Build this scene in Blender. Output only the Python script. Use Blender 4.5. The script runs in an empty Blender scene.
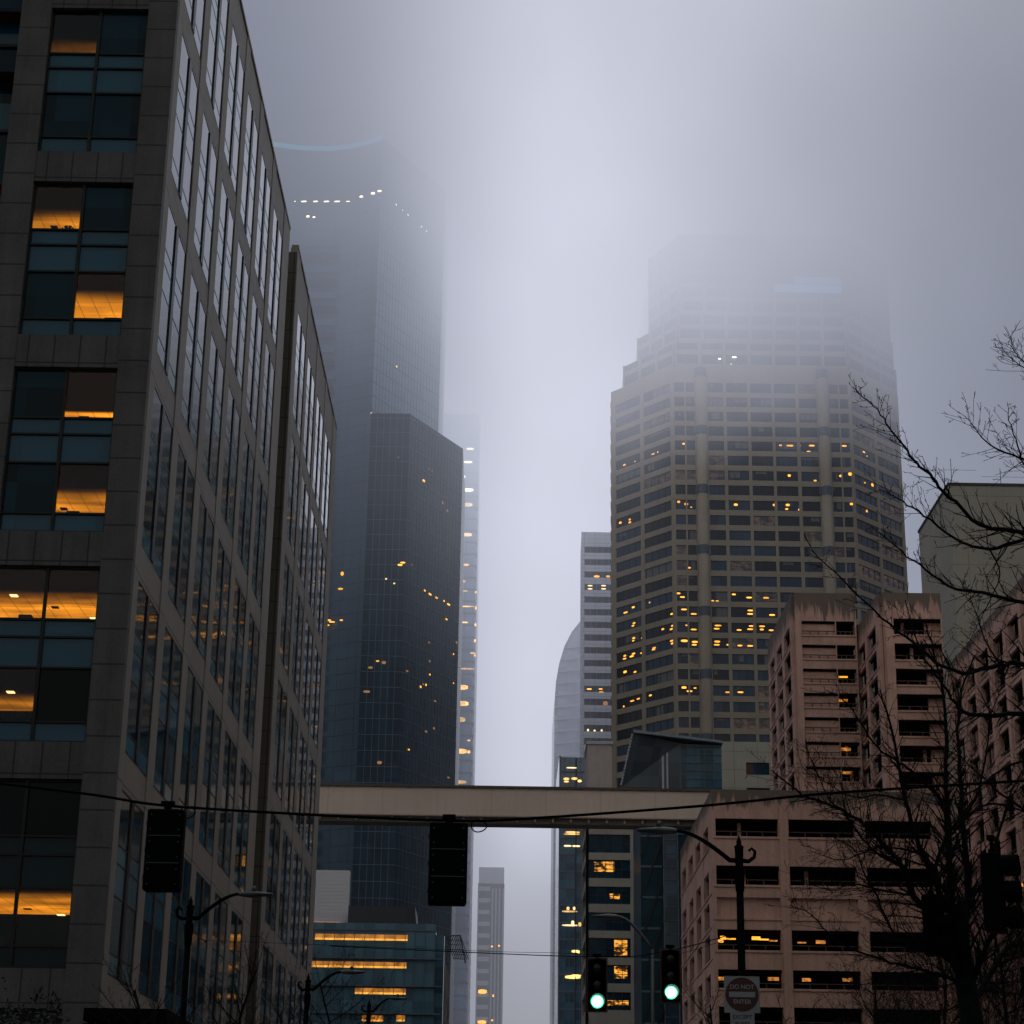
import bpy, math, random
from mathutils import Vector
random.seed(7)
sc = bpy.context.scene
COL = sc.collection
# ------------------------------------------------------------------ camera
F = 1992.0; TH = math.radians(19.2); RO = .0154
fw = Vector((0, math.cos(TH), math.sin(TH)))
r0 = Vector((1, 0, 0)); u0 = Vector((0, -math.sin(TH), math.cos(TH)))
RT = r0*math.cos(RO) + u0*math.sin(RO); UP = u0*math.cos(RO) - r0*math.sin(RO)
EYE = Vector((0, 0, 1.6))
cd = bpy.data.cameras.new('camera'); cam = bpy.data.objects.new('camera', cd); COL.objects.link(cam)
from mathutils import Matrix
m = Matrix((RT, UP, -fw)).transposed().to_4x4(); m.translation = EYE
cam.matrix_world = m
cd.sensor_width = 36; cd.lens = F*36/1024; cd.clip_start = .1; cd.clip_end = 9000
sc.camera = cam
sc.view_settings.view_transform = 'Standard'; sc.view_settings.look = 'None'
sc.view_settings.exposure = 0; sc.view_settings.gamma = 1

def ray(px, py): return fw + RT*((px-512)/F) + UP*((512-py)/F)
def aY(px, py, Y):
    d = ray(px, py); return EYE + d*(Y/d.y)
def aX(px, py, X):
    d = ray(px, py); return EYE + d*(X/d.x)
def onplane(px, py, P0, P1):
    """(u, z) of the point where a line of sight meets the upright wall P0-P1"""
    U = (Vector(P1)-Vector(P0)).normalized(); n = Vector((U.y, -U.x))
    d = ray(px, py); t = n.dot(Vector(P0))/(n.x*d.x+n.y*d.y)
    p = EYE + d*t
    return (Vector((p.x, p.y))-Vector(P0)).dot(U), p.z

# ------------------------------------------------------------------ node helpers
class G:
    def __init__(s, nt): s.nt = nt
    def n(s, t, **kw):
        x = s.nt.nodes.new(t)
        for k, v in kw.items(): setattr(x, k, v)
        return x
    def link(s, a, b): s.nt.links.new(a, b)
    def put(s, sock, v):
        if hasattr(v, 'is_output'): s.link(v, sock)
        else: sock.default_value = v
    def m(s, op, a, b=0.0, c=0.0, clamp=False):
        x = s.n('ShaderNodeMath', operation=op); x.use_clamp = clamp
        s.put(x.inputs[0], a); s.put(x.inputs[1], b); s.put(x.inputs[2], c)
        return x.outputs[0]
    def mr(s, v, a, b, c, d, smooth=False):
        x = s.n('ShaderNodeMapRange'); x.clamp = True
        if smooth: x.interpolation_type = 'SMOOTHSTEP'
        s.put(x.inputs[0], v)
        for i, q in enumerate((a, b, c, d)): s.put(x.inputs[i+1], q)
        return x.outputs[0]
    def mix(s, f, a, b, typ='MIX'):
        x = s.n('ShaderNodeMix', data_type='RGBA', blend_type=typ)
        s.put(x.inputs[0], f); s.put(x.inputs[6], a); s.put(x.inputs[7], b)
        return x.outputs[2]
    def xyz(s, v):
        x = s.n('ShaderNodeSeparateXYZ'); s.link(v, x.inputs[0]); return x.outputs
    def comb(s, a, b, c):
        x = s.n('ShaderNodeCombineXYZ')
        for i, q in enumerate((a, b, c)): s.put(x.inputs[i], q)
        return x.outputs[0]
    def noise(s, vec, scale, detail=4, rough=.55):
        x = s.n('ShaderNodeTexNoise'); s.link(vec, x.inputs['Vector'])
        x.inputs['Scale'].default_value = scale; x.inputs['Detail'].default_value = detail
        x.inputs['Roughness'].default_value = rough
        return x.outputs[0]
def c4(c): return (c[0], c[1], c[2], 1)

def newmat(name):
    mt = bpy.data.materials.new(name); mt.use_nodes = True
    g = G(mt.node_tree); b = mt.node_tree.nodes['Principled BSDF']
    return mt, g, b

def concrete(name, col, var=.25, scale=.35, rough=.85, stain=None, joints=None):
    """weathered stone or concrete; stain=(z_top, length) dark run-off below a coping; joints=(du, dz) panel joints"""
    mt, g, b = newmat(name)
    geo = g.n('ShaderNodeNewGeometry'); pos = geo.outputs['Position']
    n1 = g.noise(pos, scale, 6); n2 = g.noise(pos, scale*14, 3)
    x, y, z = g.xyz(pos)
    streak = g.noise(g.comb(g.m('MULTIPLY', x, 2.2), g.m('MULTIPLY', y, 2.2), g.m('MULTIPLY', z, .12)), 1.0, 5, .65)
    f = g.m('ADD', g.m('MULTIPLY', n1, .6), g.m('MULTIPLY', n2, .25))
    f = g.m('ADD', f, g.m('MULTIPLY', streak, .45))
    f = g.mr(f, .4, .9, 1-var, 1+var)
    colr = g.mix(1.0, c4(col), g.comb(f, f, f), 'MULTIPLY')
    if stain:
        zt, ln = stain
        h = g.m('SUBTRACT', zt, z)
        edge = g.m('ADD', ln*.8, g.m('MULTIPLY', g.m('SUBTRACT', streak, .5), ln*3.2))
        k = g.mr(g.m('SUBTRACT', edge, h), -ln*.2, ln*.25, 0, .9, True)
        colr = g.mix(k, colr, c4([q*.28 for q in (col[0]*.8, col[1]*1.1, col[2]*1.15)]))
    if joints:
        du, dz = joints
        s_ = g.m('ADD', x, y)
        a = g.m('ABSOLUTE', g.m('SUBTRACT', g.m('FRACT', g.m('DIVIDE', s_, du)), .5))
        c = g.m('ABSOLUTE', g.m('SUBTRACT', g.m('FRACT', g.m('DIVIDE', z, dz)), .5))
        j = g.m('MAXIMUM', g.m('GREATER_THAN', a, .5-.03/du), g.m('GREATER_THAN', c, .5-.03/dz))
        colr = g.mix(g.m('MULTIPLY', j, .75), colr, c4([q*.22 for q in col]))
    g.link(colr, b.inputs['Base Color']); b.inputs['Roughness'].default_value = rough; b.inputs['Specular IOR Level'].default_value = .2
    bp = g.n('ShaderNodeBump'); bp.inputs['Strength'].default_value = .25; bp.inputs['Distance'].default_value = .05
    g.link(n2, bp.inputs['Height']); g.link(bp.outputs[0], b.inputs['Normal'])
    return mt

def glass(name, col, rough=.05, spec=.5, wav=.06, cell=(1.5, 1.9), var=.5, metal=0.0, tint=(1, 1, 1)):
    """opaque reflective window glass; each pane tilts a little and differs in tone"""
    mt, g, b = newmat(name)
    geo = g.n('ShaderNodeNewGeometry'); pos = geo.outputs['Position']
    x, y, z = g.xyz(pos)
    fl = g.comb(g.m('FLOOR', g.m('DIVIDE', g.m('ADD', x, g.m('MULTIPLY', y, 1.0)), cell[0])), 0.0, g.m('FLOOR', g.m('DIVIDE', z, cell[1])))
    wn = g.n('ShaderNodeTexWhiteNoise', noise_dimensions='3D'); g.link(fl, wn.inputs[0])
    f = g.mr(wn.outputs[0], 0, 1, 1-var, 1+var)
    g.link(g.mix(1.0, c4(col), g.comb(f, f, f), 'MULTIPLY'), b.inputs['Base Color'])
    b.inputs['Roughness'].default_value = rough
    b.inputs['Specular IOR Level'].default_value = spec; b.inputs['Specular Tint'].default_value = c4(tint)
    b.inputs['Metallic'].default_value = metal
    n = g.noise(pos, .8, 2)
    tilt = g.n('ShaderNodeVectorMath', operation='SUBTRACT'); g.link(wn.outputs[1], tilt.inputs[0]); tilt.inputs[1].default_value = (.5, .5, .5)
    sc_ = g.n('ShaderNodeVectorMath', operation='SCALE'); g.link(tilt.outputs[0], sc_.inputs[0]); sc_.inputs['Scale'].default_value = wav*.35
    bp = g.n('ShaderNodeBump'); bp.inputs['Strength'].default_value = wav*3; bp.inputs['Distance'].default_value = .06
    g.link(n, bp.inputs['Height'])
    ad = g.n('ShaderNodeVectorMath', operation='ADD'); g.link(bp.outputs[0], ad.inputs[0]); g.link(sc_.outputs[0], ad.inputs[1])
    g.link(ad.outputs[0], b.inputs['Normal'])
    return mt

def plain(name, col, rough=.5, metal=0., var=.15, scale=3, spec=.5):
    mt, g, b = newmat(name)
    geo = g.n('ShaderNodeNewGeometry')
    n = g.noise(geo.outputs['Position'], scale, 4)
    f = g.mr(n, .3, .7, 1-var, 1+var)
    g.link(g.mix(1.0, c4(col), g.comb(f, f, f), 'MULTIPLY'), b.inputs['Base Color'])
    b.inputs['Roughness'].default_value = rough; b.inputs['Metallic'].default_value = metal; b.inputs['Specular IOR Level'].default_value = spec
    return mt

def emit(name, col, strength, var=0., scale=1.0):
    mt, g, b = newmat(name)
    b.inputs['Base Color'].default_value = (.05, .05, .05, 1)
    b.inputs['Emission Color'].default_value = c4(col)
    if var:
        geo = g.n('ShaderNodeNewGeometry')
        n = g.noise(geo.outputs['Position'], scale, 3)
        g.link(g.mr(n, .35, .65, strength*(1-var), strength*(1+var)), b.inputs['Emission Strength'])
    else: b.inputs['Emission Strength'].default_value = strength
    return mt

def litpane(name, col, strength, scale=1.1, thr=.55, base=(.02, .025, .03)):
    """a pane with lamps and lit furniture glowing unevenly behind it"""
    mt, g, b = newmat(name)
    b.inputs['Base Color'].default_value = c4(base); b.inputs['Roughness'].default_value = .08
    geo = g.n('ShaderNodeNewGeometry'); x, y, z = g.xyz(geo.outputs['Position'])
    v = g.comb(x, y, g.m('MULTIPLY', z, 2.2))
    n = g.noise(v, scale, 3, .7)
    k = g.mr(n, thr-.08, thr+.12, 0, strength, True)
    k = g.m('ADD', k, strength*.015)
    b.inputs['Emission Color'].default_value = c4(col)
    g.link(k, b.inputs['Emission Strength'])
    return mt

# ------------------------------------------------------------------ mesh helpers
class M:
    def __init__(s): s.v = []; s.f = []; s.mi = []; s.mats = []; s.smooth = False
    def mid(s, mat):
        if mat not in s.mats: s.mats.append(mat)
        return s.mats.index(mat)
    def face(s, pts, mat):
        i = len(s.v); s.v += [tuple(p) for p in pts]; s.f.append(tuple(range(i, i+len(pts)))); s.mi.append(s.mid(mat))
    def hexa(s, p, mat):
        """8 points: bottom ring 0-3 counterclockwise from above, top ring 4-7"""
        i = len(s.v); s.v += [tuple(q) for q in p]; k = s.mid(mat)
        for f in ((3, 2, 1, 0), (4, 5, 6, 7), (0, 1, 5, 4), (1, 2, 6, 5), (2, 3, 7, 6), (3, 0, 4, 7)):
            s.f.append(tuple(i+q for q in f)); s.mi.append(k)
    def box(s, x0, x1, y0, y1, z0, z1, mat):
        s.hexa([(x0, y0, z0), (x1, y0, z0), (x1, y1, z0), (x0, y1, z0), (x0, y0, z1), (x1, y0, z1), (x1, y1, z1), (x0, y1, z1)], mat)
    def fbox(s, fr, u0, u1, n0, n1, z0, z1, mat):
        """box in a wall frame; n0 < n1 along the outward normal"""
        P, U, N = fr
        q = lambda u, n, z: (P[0]+U[0]*u+N[0]*n, P[1]+U[1]*u+N[1]*n, z)
        s.hexa([q(u0, n1, z0), q(u1, n1, z0), q(u1, n0, z0), q(u0, n0, z0), q(u0, n1, z1), q(u1, n1, z1), q(u1, n0, z1), q(u0, n0, z1)], mat)
    def fquad(s, fr, u0, u1, n, z0, z1, mat):
        P, U, N = fr
        q = lambda u, z: (P[0]+U[0]*u+N[0]*n, P[1]+U[1]*u+N[1]*n, z)
        s.face([q(u0, z0), q(u1, z0), q(u1, z1), q(u0, z1)], mat)
    def prism(s, pts, z0, z1, mat, top=None):
        n = len(pts); i = len(s.v)
        s.v += [(p[0], p[1], z0) for p in pts] + [(p[0], p[1], z1) for p in pts]; k = s.mid(mat)
        for a in range(n):
            b = (a+1) % n; s.f.append((i+a, i+b, i+n+b, i+n+a)); s.mi.append(k)
        s.f.append(tuple(i+n+a for a in range(n))); s.mi.append(s.mid(top or mat))
        s.f.append(tuple(i+n-1-a for a in range(n))); s.mi.append(k)
    def tube(s, pts, rad, mat, seg=6, cap=True):
        k = s.mid(mat); pts = [Vector(p) for p in pts]; n = len(pts); i0 = len(s.v)
        ref = None
        for a in range(n):
            t = (pts[min(a+1, n-1)]-pts[max(a-1, 0)]).normalized()
            if ref is None: ref = t.orthogonal().normalized()
            ref = (ref - t*ref.dot(t))
            ref = ref.normalized() if ref.length > 1e-6 else t.orthogonal().normalized()
            b = t.cross(ref); r = rad[a] if hasattr(rad, '__len__') else rad
            for j in range(seg):
                an = 2*math.pi*j/seg
                s.v.append(tuple(pts[a]+(ref*math.cos(an)+b*math.sin(an))*r))
        for a in range(n-1):
            for j in range(seg):
                j2 = (j+1) % seg
                s.f.append((i0+a*seg+j, i0+a*seg+j2, i0+(a+1)*seg+j2, i0+(a+1)*seg+j)); s.mi.append(k)
        if cap:
            s.f.append(tuple(i0+seg-1-j for j in range(seg))); s.mi.append(k)
            s.f.append(tuple(i0+(n-1)*seg+j for j in range(seg))); s.mi.append(k)
    def lathe(s, prof, mat, seg=16, axis='z', c=(0, 0, 0)):
        k = s.mid(mat); i0 = len(s.v); n = len(prof)
        for r, h in prof:
            for j in range(seg):
                an = 2*math.pi*j/seg; a, b = r*math.cos(an), r*math.sin(an)
                p = (a, b, h) if axis == 'z' else (a, -h, b)
                s.v.append((c[0]+p[0], c[1]+p[1], c[2]+p[2]))
        for a in range(n-1):
            for j in range(seg):
                j2 = (j+1) % seg
                s.f.append((i0+a*seg+j, i0+a*seg+j2, i0+(a+1)*seg+j2, i0+(a+1)*seg+j)); s.mi.append(k)
        s.f.append(tuple(i0+seg-1-j for j in range(seg))); s.mi.append(k)
        s.f.append(tuple(i0+(n-1)*seg+j for j in range(seg))); s.mi.append(k)
    def build(s, name, parent=None, smooth=False, bevel=0, origin=None):
        me = bpy.data.meshes.new(name); v = s.v
        if origin: v = [(a-origin[0], b-origin[1], c-origin[2]) for a, b, c in v]
        me.from_pydata(v, [], s.f)
        for mt in s.mats: me.materials.append(mt)
        me.polygons.foreach_set('material_index', s.mi)
        if smooth: me.polygons.foreach_set('use_smooth', [True]*len(s.f))
        me.update()
        o = bpy.data.objects.new(name, me); COL.objects.link(o)
        if origin: o.location = origin
        if parent is not None: o.parent = parent
        if bevel:
            b = o.modifiers.new('bevel', 'BEVEL'); b.width = bevel; b.segments = 2; b.limit_method = 'ANGLE'
        return o

def thing(name, label, cat, group=None, loc=None, rz=0):
    o = bpy.data.objects.new(name, None); COL.objects.link(o)
    if loc: o.location = loc
    o.rotation_euler = (0, 0, rz)
    o['label'] = label; o['category'] = cat
    if group: o['group'] = group
    o.empty_display_size = .2
    return o
def tag(o, label, cat, group=None):
    o['label'] = label; o['category'] = cat
    if group: o['group'] = group
    return o
def frame(P0, P1):
    U = (Vector(P1)-Vector(P0)); L = U.length; U.normalize()
    return ((P0[0], P0[1]), (U.x, U.y), (U.y, -U.x)), L

class Windows:
    """gathers window specs of a building; the 100 largest in view become parts, the rest one part"""
    def __init__(s): s.w = []
    def add(s, fr, u0, u1, z0, z1, n, mat, bars=(1, 0), frm=None, blind=None):
        P, U, N = fr; um = (u0+u1)/2
        c = Vector((P[0]+U[0]*um+N[0]*n, P[1]+U[1]*um+N[1]*n, (z0+z1)/2))
        d = c-EYE; dist = d.length
        facing = abs(d.normalized().dot(Vector((N[0], N[1], 0))))
        s.w.append((-(u1-u0)*(z1-z0)*facing/dist**2, fr, u0, u1, z0, z1, n, mat, bars, frm, blind))
    @staticmethod
    def draw(mb, w):
        _, fr, u0, u1, z0, z1, n, mat, bars, frm, blind = w
        mb.fquad(fr, u0, u1, n, z0, z1, mat)
        if blind:
            h = random.choice((.25, .45, .7, 1.)) * (z1-z0)
            a = random.uniform(u0, (u0+u1)/2); b = min(u1, a+(u1-u0)*random.choice((.25, .5, 1)))
            mb.fquad(fr, a+.05, b-.05, n+.02, z1-h, z1-.05, blind)
        if frm:
            t = max(.07, (u1-u0)*.018)
            for k in range(1, bars[0]+1):
                uc = u0+(u1-u0)*k/(bars[0]+1); mb.fbox(fr, uc-t/2, uc+t/2, n, n+.09, z0, z1, frm)
            for k in range(1, bars[1]+1):
                zc = z0+(z1-z0)*k/(bars[1]+1); mb.fbox(fr, u0, u1, n, n+.07, zc-t/2, zc+t/2, frm)
    def build(s, root, name='window', limit=95):
        s.w.sort(key=lambda q: q[0])
        for w in s.w[:limit]:
            mb = M(); s.draw(mb, w); mb.build(name, root)
        if len(s.w) > limit:
            mb = M()
            for w in s.w[limit:]: s.draw(mb, w)
            o = mb.build(name, root); o['kind'] = 'stuff'

def facade(mb, wins, P0, P1, z0, z1, us, zs, depth, mat, inset=None, wmat=None, frm=None, bars=(1, 0), mat2=None, blind=None, pblind=.25, keep=None):
    """wall of piers and spandrels around openings us x zs; windows set back in them"""
    fr, L = frame(P0, P1); us = sorted(us); zs = sorted(zs)
    e = [0]+[q for u in us for q in u]+[L]
    for k in range(0, len(e), 2):
        if e[k+1]-e[k] > .01: mb.fbox(fr, e[k], e[k+1], -depth, 0, z0, z1, mat)
    ez = [z0]+[q for z in zs for q in z]+[z1]
    for (a, b) in us:
        for k in range(0, len(ez), 2):
            if ez[k+1]-ez[k] > .01: mb.fbox(fr, a, b, -depth, -.04, ez[k], ez[k+1], (mat2 or mat) if k+2 < len(ez) else mat)
    if wins is not None and wmat:
        for (a, b) in us:
            for (c, d) in zs:
                w = random.choice(wmat) if isinstance(wmat, (list, tuple)) else wmat
                wins.add(fr, a, b, c, d, -(inset or depth*.5), w, bars, frm, blind if (blind and random.random() < pblind) else None)
    return fr

def lamps(root, P0, P1, pts, mat, n=-.1, name='ceiling_lamp'):
    """small lit lamps seen in the windows of a wall: pts = (px, py, w_px, h_px)"""
    fr, L = frame(P0, P1); P, U, N = fr
    for q in pts:
        px, py = q[0], q[1]; w = q[2] if len(q) > 2 else 4; h = q[3] if len(q) > 3 else 2.2
        mt = q[4] if len(q) > 4 else mat
        u, z = onplane(px, py, P0, P1)
        d = (Vector((P[0]+U[0]*u, P[1]+U[1]*u, z))-EYE).length/F
        a, b = w*d/2, h*d/2
        ob = M(); k = 8
        ob.face([(P[0]+U[0]*(u+a*math.cos(t))+N[0]*n, P[1]+U[1]*(u+a*math.cos(t))+N[1]*n, z+b*max(-.8, min(.8, 1.25*math.sin(t)))) for t in [2*math.pi*(i+.5)/k for i in range(k)]], mt)
        ob.build(name, root)

# ------------------------------------------------------------------ materials
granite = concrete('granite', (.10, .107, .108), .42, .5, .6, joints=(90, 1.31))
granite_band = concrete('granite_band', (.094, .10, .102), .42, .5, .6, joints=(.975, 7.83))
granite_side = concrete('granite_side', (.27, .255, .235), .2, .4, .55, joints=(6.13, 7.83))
tan_stone = concrete('tan_stone', (.11, .10, .085), .25, .5, .7, joints=(3, 1.95))
side_glass = glass('side_glass', (.010, .042, .068), .04, .38, .010, (3.06, 1.96), .6, tint=(.27, .42, .64))
side_spandrel = glass('side_spandrel', (.03, .13, .20), .06, .38, .012, (3.06, 1.96), .35, tint=(.32, .50, .74))
spandrel_low = glass('spandrel_glass_shaded', (.006, .022, .03), .12, .3, .02, var=.12)  # darker copy of the spandrel glass, street-level shade put into its colour
dark_low = glass('dark_glass_shaded', (.003, .006, .008), .08, .2, .02)  # darker copy of the vision glass, shade of the low storeys painted in
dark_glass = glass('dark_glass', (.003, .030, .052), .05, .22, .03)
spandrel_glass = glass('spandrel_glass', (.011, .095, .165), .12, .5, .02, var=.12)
alu = plain('dark_aluminium', (.012, .014, .017), .4, .4)
bronze = plain('bronze_frame', (.03, .027, .025), .4, .5)
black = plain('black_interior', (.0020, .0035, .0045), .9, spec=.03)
fog_blue_glass = glass('tower_glass', (.008, .034, .050), .3, .16, .03, (3.0, 3.9), .3)
fog_blue_glass2 = glass('tower_glass_pale', (.055, .115, .155), .3, .4, .03, (3.0, 3.9), .12)
mull = plain('tower_mullion', (.085, .12, .15), .5, .2)
precast = concrete('tan_precast', (.29, .24, .165), .18, .2)
k_glass = [glass('office_glass', (.013, .034, .056), .12, .28, .04, (1.9, 3.8), .5), glass('office_glass_dim', (.005, .009, .013), .08, .25, .05, (1.9, 3.8), .5)]
k_glass = k_glass*4+[litpane('office_glass_warm', (1, .5, .2), .045, .5, .5)]
blind_mat = plain('window_blind', (.13, .13, .12), .8)
PK = (.60, .385, .32)
pink = concrete('pink_concrete', PK, .32, .3)
def pinkst(z, ln=2.2): return concrete('pink_concrete_stained', PK, .32, .3, stain=(z, ln))
beige = concrete('beige_concrete', (.27, .235, .19), .16, .3, joints=(5.5, 7))
greybeige = concrete('grey_beige_stone', (.37, .345, .28), .18, .3)
white_panel = concrete('white_panel', (.82, .83, .88), .1, .2, joints=(3, 1.2))
pale_metal = plain('pale_metal_panel', (.45, .45, .47), .5)
teal_glass = glass('teal_glass', (.035, .10, .145), .08, .6, .04, (2, 2), .5)
orange = (1.0, .42, .055)
lamp_o = emit('orange_lamp', (1, .40, .035), 1.9, .35, .15)
lamp_w = emit('pale_lamp', (1.0, .66, .32), 1.7, .3, .2)
lamp_dim = emit('dim_lamp', (1.0, .45, .18), .28)
lamp_x = emit('crown_lamp', (1.0, .80, .56), 5)
bark = plain('wet_bark', (.005, .007, .008), .85, 0, .5, 6, spec=.1)
twig_mat = plain('twig_bark', (.008, .010, .011), .9, 0, .4, 6, spec=.1)
blackmetal = plain('black_paint', (.0010, .0022, .0030), .75, 0, spec=.05)
greymetal = plain('galvanised_steel', (.09, .10, .11), .45, .6)
whitesign = plain('sign_white', (.24, .27, .30), .5, 0, .08)
redsign = plain('sign_red', (.05, .010, .010), .5, 0, .1)

# ------------------------------------------------------------------ ground
def struct(o): o['kind'] = 'structure'; return o
mb = M(); asph = concrete('asphalt', (.045, .045, .048), .25, .6, .45)
mb.face([(-2500, -600, 0), (2500, -600, 0), (2500, 3500, 0), (-2500, 3500, 0)], concrete('city_ground', (.09, .088, .085), .2, .2)); struct(mb.build('ground'))
mb = M(); mb.face([(-8.5, -200, .008), (4.2, -200, .008), (4.2, 1500, .008), (-8.5, 1500, .008)], asph)
struct(mb.build('road'))
mb = M(); pv = concrete('paving', (.22, .215, .2), .2, .4, joints=(1.5, 50))
mb.box(-13.7, -8.5, 60, 1000, .004, .14, pv); struct(mb.build('sidewalk'))
mb = M(); mb.box(4.2, 19.5, 38, 1000, .004, .14, pv); struct(mb.build('sidewalk'))
mb = M(); wp = plain('road_paint', (.6, .6, .58), .6)
for k in range(30):
    for x in (-5.4, -2.2, 1.0): mb.box(x-.06, x+.06, 55+k*9, 58+k*9, .010, .014, wp)
struct(mb.build('road_markings'))

# ================================================================== near office building on the left
root = thing('office_building', 'grey granite office building filling the left side, orange-lit offices in its front', 'building')
LX = -13.75
zc = [(1.15+7.83*k, 7.66+7.83*k) for k in range(6)] + [(48.15, 55.2)]
ZR = 57.4
mb = M()
usA = [(1.42+6.13*k, 6.17+6.13*k) for k in range(6)]
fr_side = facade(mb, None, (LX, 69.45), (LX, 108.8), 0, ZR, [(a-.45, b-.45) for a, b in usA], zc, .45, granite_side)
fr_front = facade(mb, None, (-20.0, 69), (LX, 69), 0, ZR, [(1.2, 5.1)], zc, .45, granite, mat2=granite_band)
mb.box(-20, LX-.6, 69.9, 108.3, ZR-.6, ZR-.1, granite)
mb.fbox(fr_side, -.45, 39.35, -.4, .03, ZR+.002, ZR+.2, granite_side)
mb.fbox(fr_front, 0, 6.25, 0.0, .12, ZR, ZR+.25, granite)
mb.box(-45, LX-.75, 76, 108.3, 0, ZR-1, black)
mb.build('wall', root)
HZ = (0, .67, 2.73-.01, 3.88, 4.54)   # sills of the five rows of panes above the opening's foot (bottom up)
def win2(fr, u0, u1, z0, z1, side, lit=None, fin=False, nn=-.3):
    pr = .008 if side else .09
    """one two-storey window: frame with five rows of panes in two columns"""
    f = M(); h = z1-z0; t = .07
    rows = [0, h*.115, h*.42, h*.595, h*.695, h]
    um = (u0+u1)/2
    for zz in rows[1:-1]: f.fbox(fr, u0, u1, nn, nn+pr, z0+zz-t/2, z0+zz+t/2, alu)
    for zz in (0, h): f.fbox(fr, u0, u1, nn, nn+pr+.01, z0+max(0, zz-t), z0+max(t, zz), alu)
    f.fbox(fr, u0, u0+t, nn, nn+pr+.01, z0+t, z1-t, alu); f.fbox(fr, u1-t, u1, nn, nn+pr+.01, z0+t, z1-t, alu)
    if fin: f.fbox(fr, um-.26, um+.26, nn, nn+.05, z0+t, z1-t, alu)
    else: f.fbox(fr, um-.06, um+.06, nn, nn+.1, z0+t, z1-t, alu)
    fo = f.build('window', root)
    p = M()
    for r in range(5):
        vis = r in (1, 4)
        for c in range(2):
            a, b = (u0, um) if c == 0 else (um, u1)
            key = ('b' if r == 1 else 't')+'lr'[c]
            if side:
                mt = side_glass if vis else side_spandrel
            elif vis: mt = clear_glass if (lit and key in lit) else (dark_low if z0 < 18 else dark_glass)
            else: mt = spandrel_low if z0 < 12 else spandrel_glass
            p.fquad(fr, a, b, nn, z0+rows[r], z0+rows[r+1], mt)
    p.build('pane', fo)
    return rows
# clear glass: mostly see-through with a faint reflection
clear_glass = bpy.data.materials.new('clear_glass'); clear_glass.use_nodes = True
g = G(clear_glass.node_tree); nt = clear_glass.node_tree; nt.nodes.remove(nt.nodes['Principled BSDF'])
tr = g.n('ShaderNodeBsdfTransparent'); tr.inputs[0].default_value = (.88, .9, .9, 1)
gl = g.n('ShaderNodeBsdfGlossy'); gl.inputs['Roughness'].default_value = .03; gl.inputs[0].default_value = (.7, .8, .9, 1)
fz = g.n('ShaderNodeFresnel'); fz.inputs[0].default_value = 1.5
mx = g.n('ShaderNodeMixShader'); g.link(g.m('MULTIPLY', fz.outputs[0], 1.2), mx.inputs[0])
g.link(tr.outputs[0], mx.inputs[1]); g.link(gl.outputs[0], mx.inputs[2]); g.link(mx.outputs[0], nt.nodes['Material Output'].inputs[0])

def ceiling_mat(name, start, full, strength, col=(1.0, .315, .016)):
    """suspended ceiling, the wash of lamps deeper in the room painted into its emission (start/full in metres behind the glass at y=69)"""
    mt, g, b = newmat(name)
    geo = g.n('ShaderNodeNewGeometry'); x, y, z = g.xyz(geo.outputs['Position'])
    k = g.mr(y, 69.3+start, 69.3+full, 0.0, 1.0, True)
    far = g.mr(y, 69.3+full+2.5, 69.3+full+6, 1.0, .62)
    gx = g.m('GREATER_THAN', g.m('ABSOLUTE', g.m('SUBTRACT', g.m('FRACT', g.m('DIVIDE', x, .62)), .5)), .465)
    gy = g.m('GREATER_THAN', g.m('ABSOLUTE', g.m('SUBTRACT', g.m('FRACT', g.m('DIVIDE', y, 1.22)), .5)), .485)
    grid = g.m('SUBTRACT', 1.0, g.m('MULTIPLY', g.m('MAXIMUM', gx, gy), .45))
    n = g.m('MULTIPLY', g.mr(g.noise(g.comb(g.m('MULTIPLY', x, .35), g.m('MULTIPLY', y, 1.6), z), .9, 2), .3, .7, .45, 1.3), g.mr(g.noise(geo.outputs['Position'], .5, 1), .35, .65, .7, 1.15))
    e = g.m('MULTIPLY', g.m('MULTIPLY', g.m('MULTIPLY', k, grid), g.m('MULTIPLY', n, far)), strength)  # lamp light painted as emission, growing with depth into the room
    e = g.m('ADD', e, strength*.004)
    b.inputs['Base Color'].default_value = (.05, .045, .04, 1); b.inputs['Roughness'].default_value = .9; b.inputs['Specular IOR Level'].default_value = .1
    b.inputs['Emission Color'].default_value = c4(col); g.link(e, b.inputs['Emission Strength'])
    return mt
CM = {}
def CMf(spec):
    if spec not in CM: CM[spec] = ceiling_mat('lit_ceiling', *spec)
    return CM[spec]
fixture = emit('ceiling_fixture', (1, .62, .25), 2.2)
lits = {5: {'tl': (1.9, 3.2, .14)}, 4: {'tl': (2.0, 4.0, .85), 'br': (1.5, 3.4, 1.15)}, 3: {'tr': (4.15, 4.5, 1.6), 'br': (2.6, 4.9, .8)},
        2: {'tl': (2.9, 5.6, 1.15), 'tr': (2.9, 5.6, 1.15), 'bl': (3.6, 6.4, .62)}, 1: {'bl': (.6, 4.0, 1.0), 'br': (.6, 4.0, 1.0)}}
furn = plain('office_furniture', (.02, .02, .02), .8)
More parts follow.
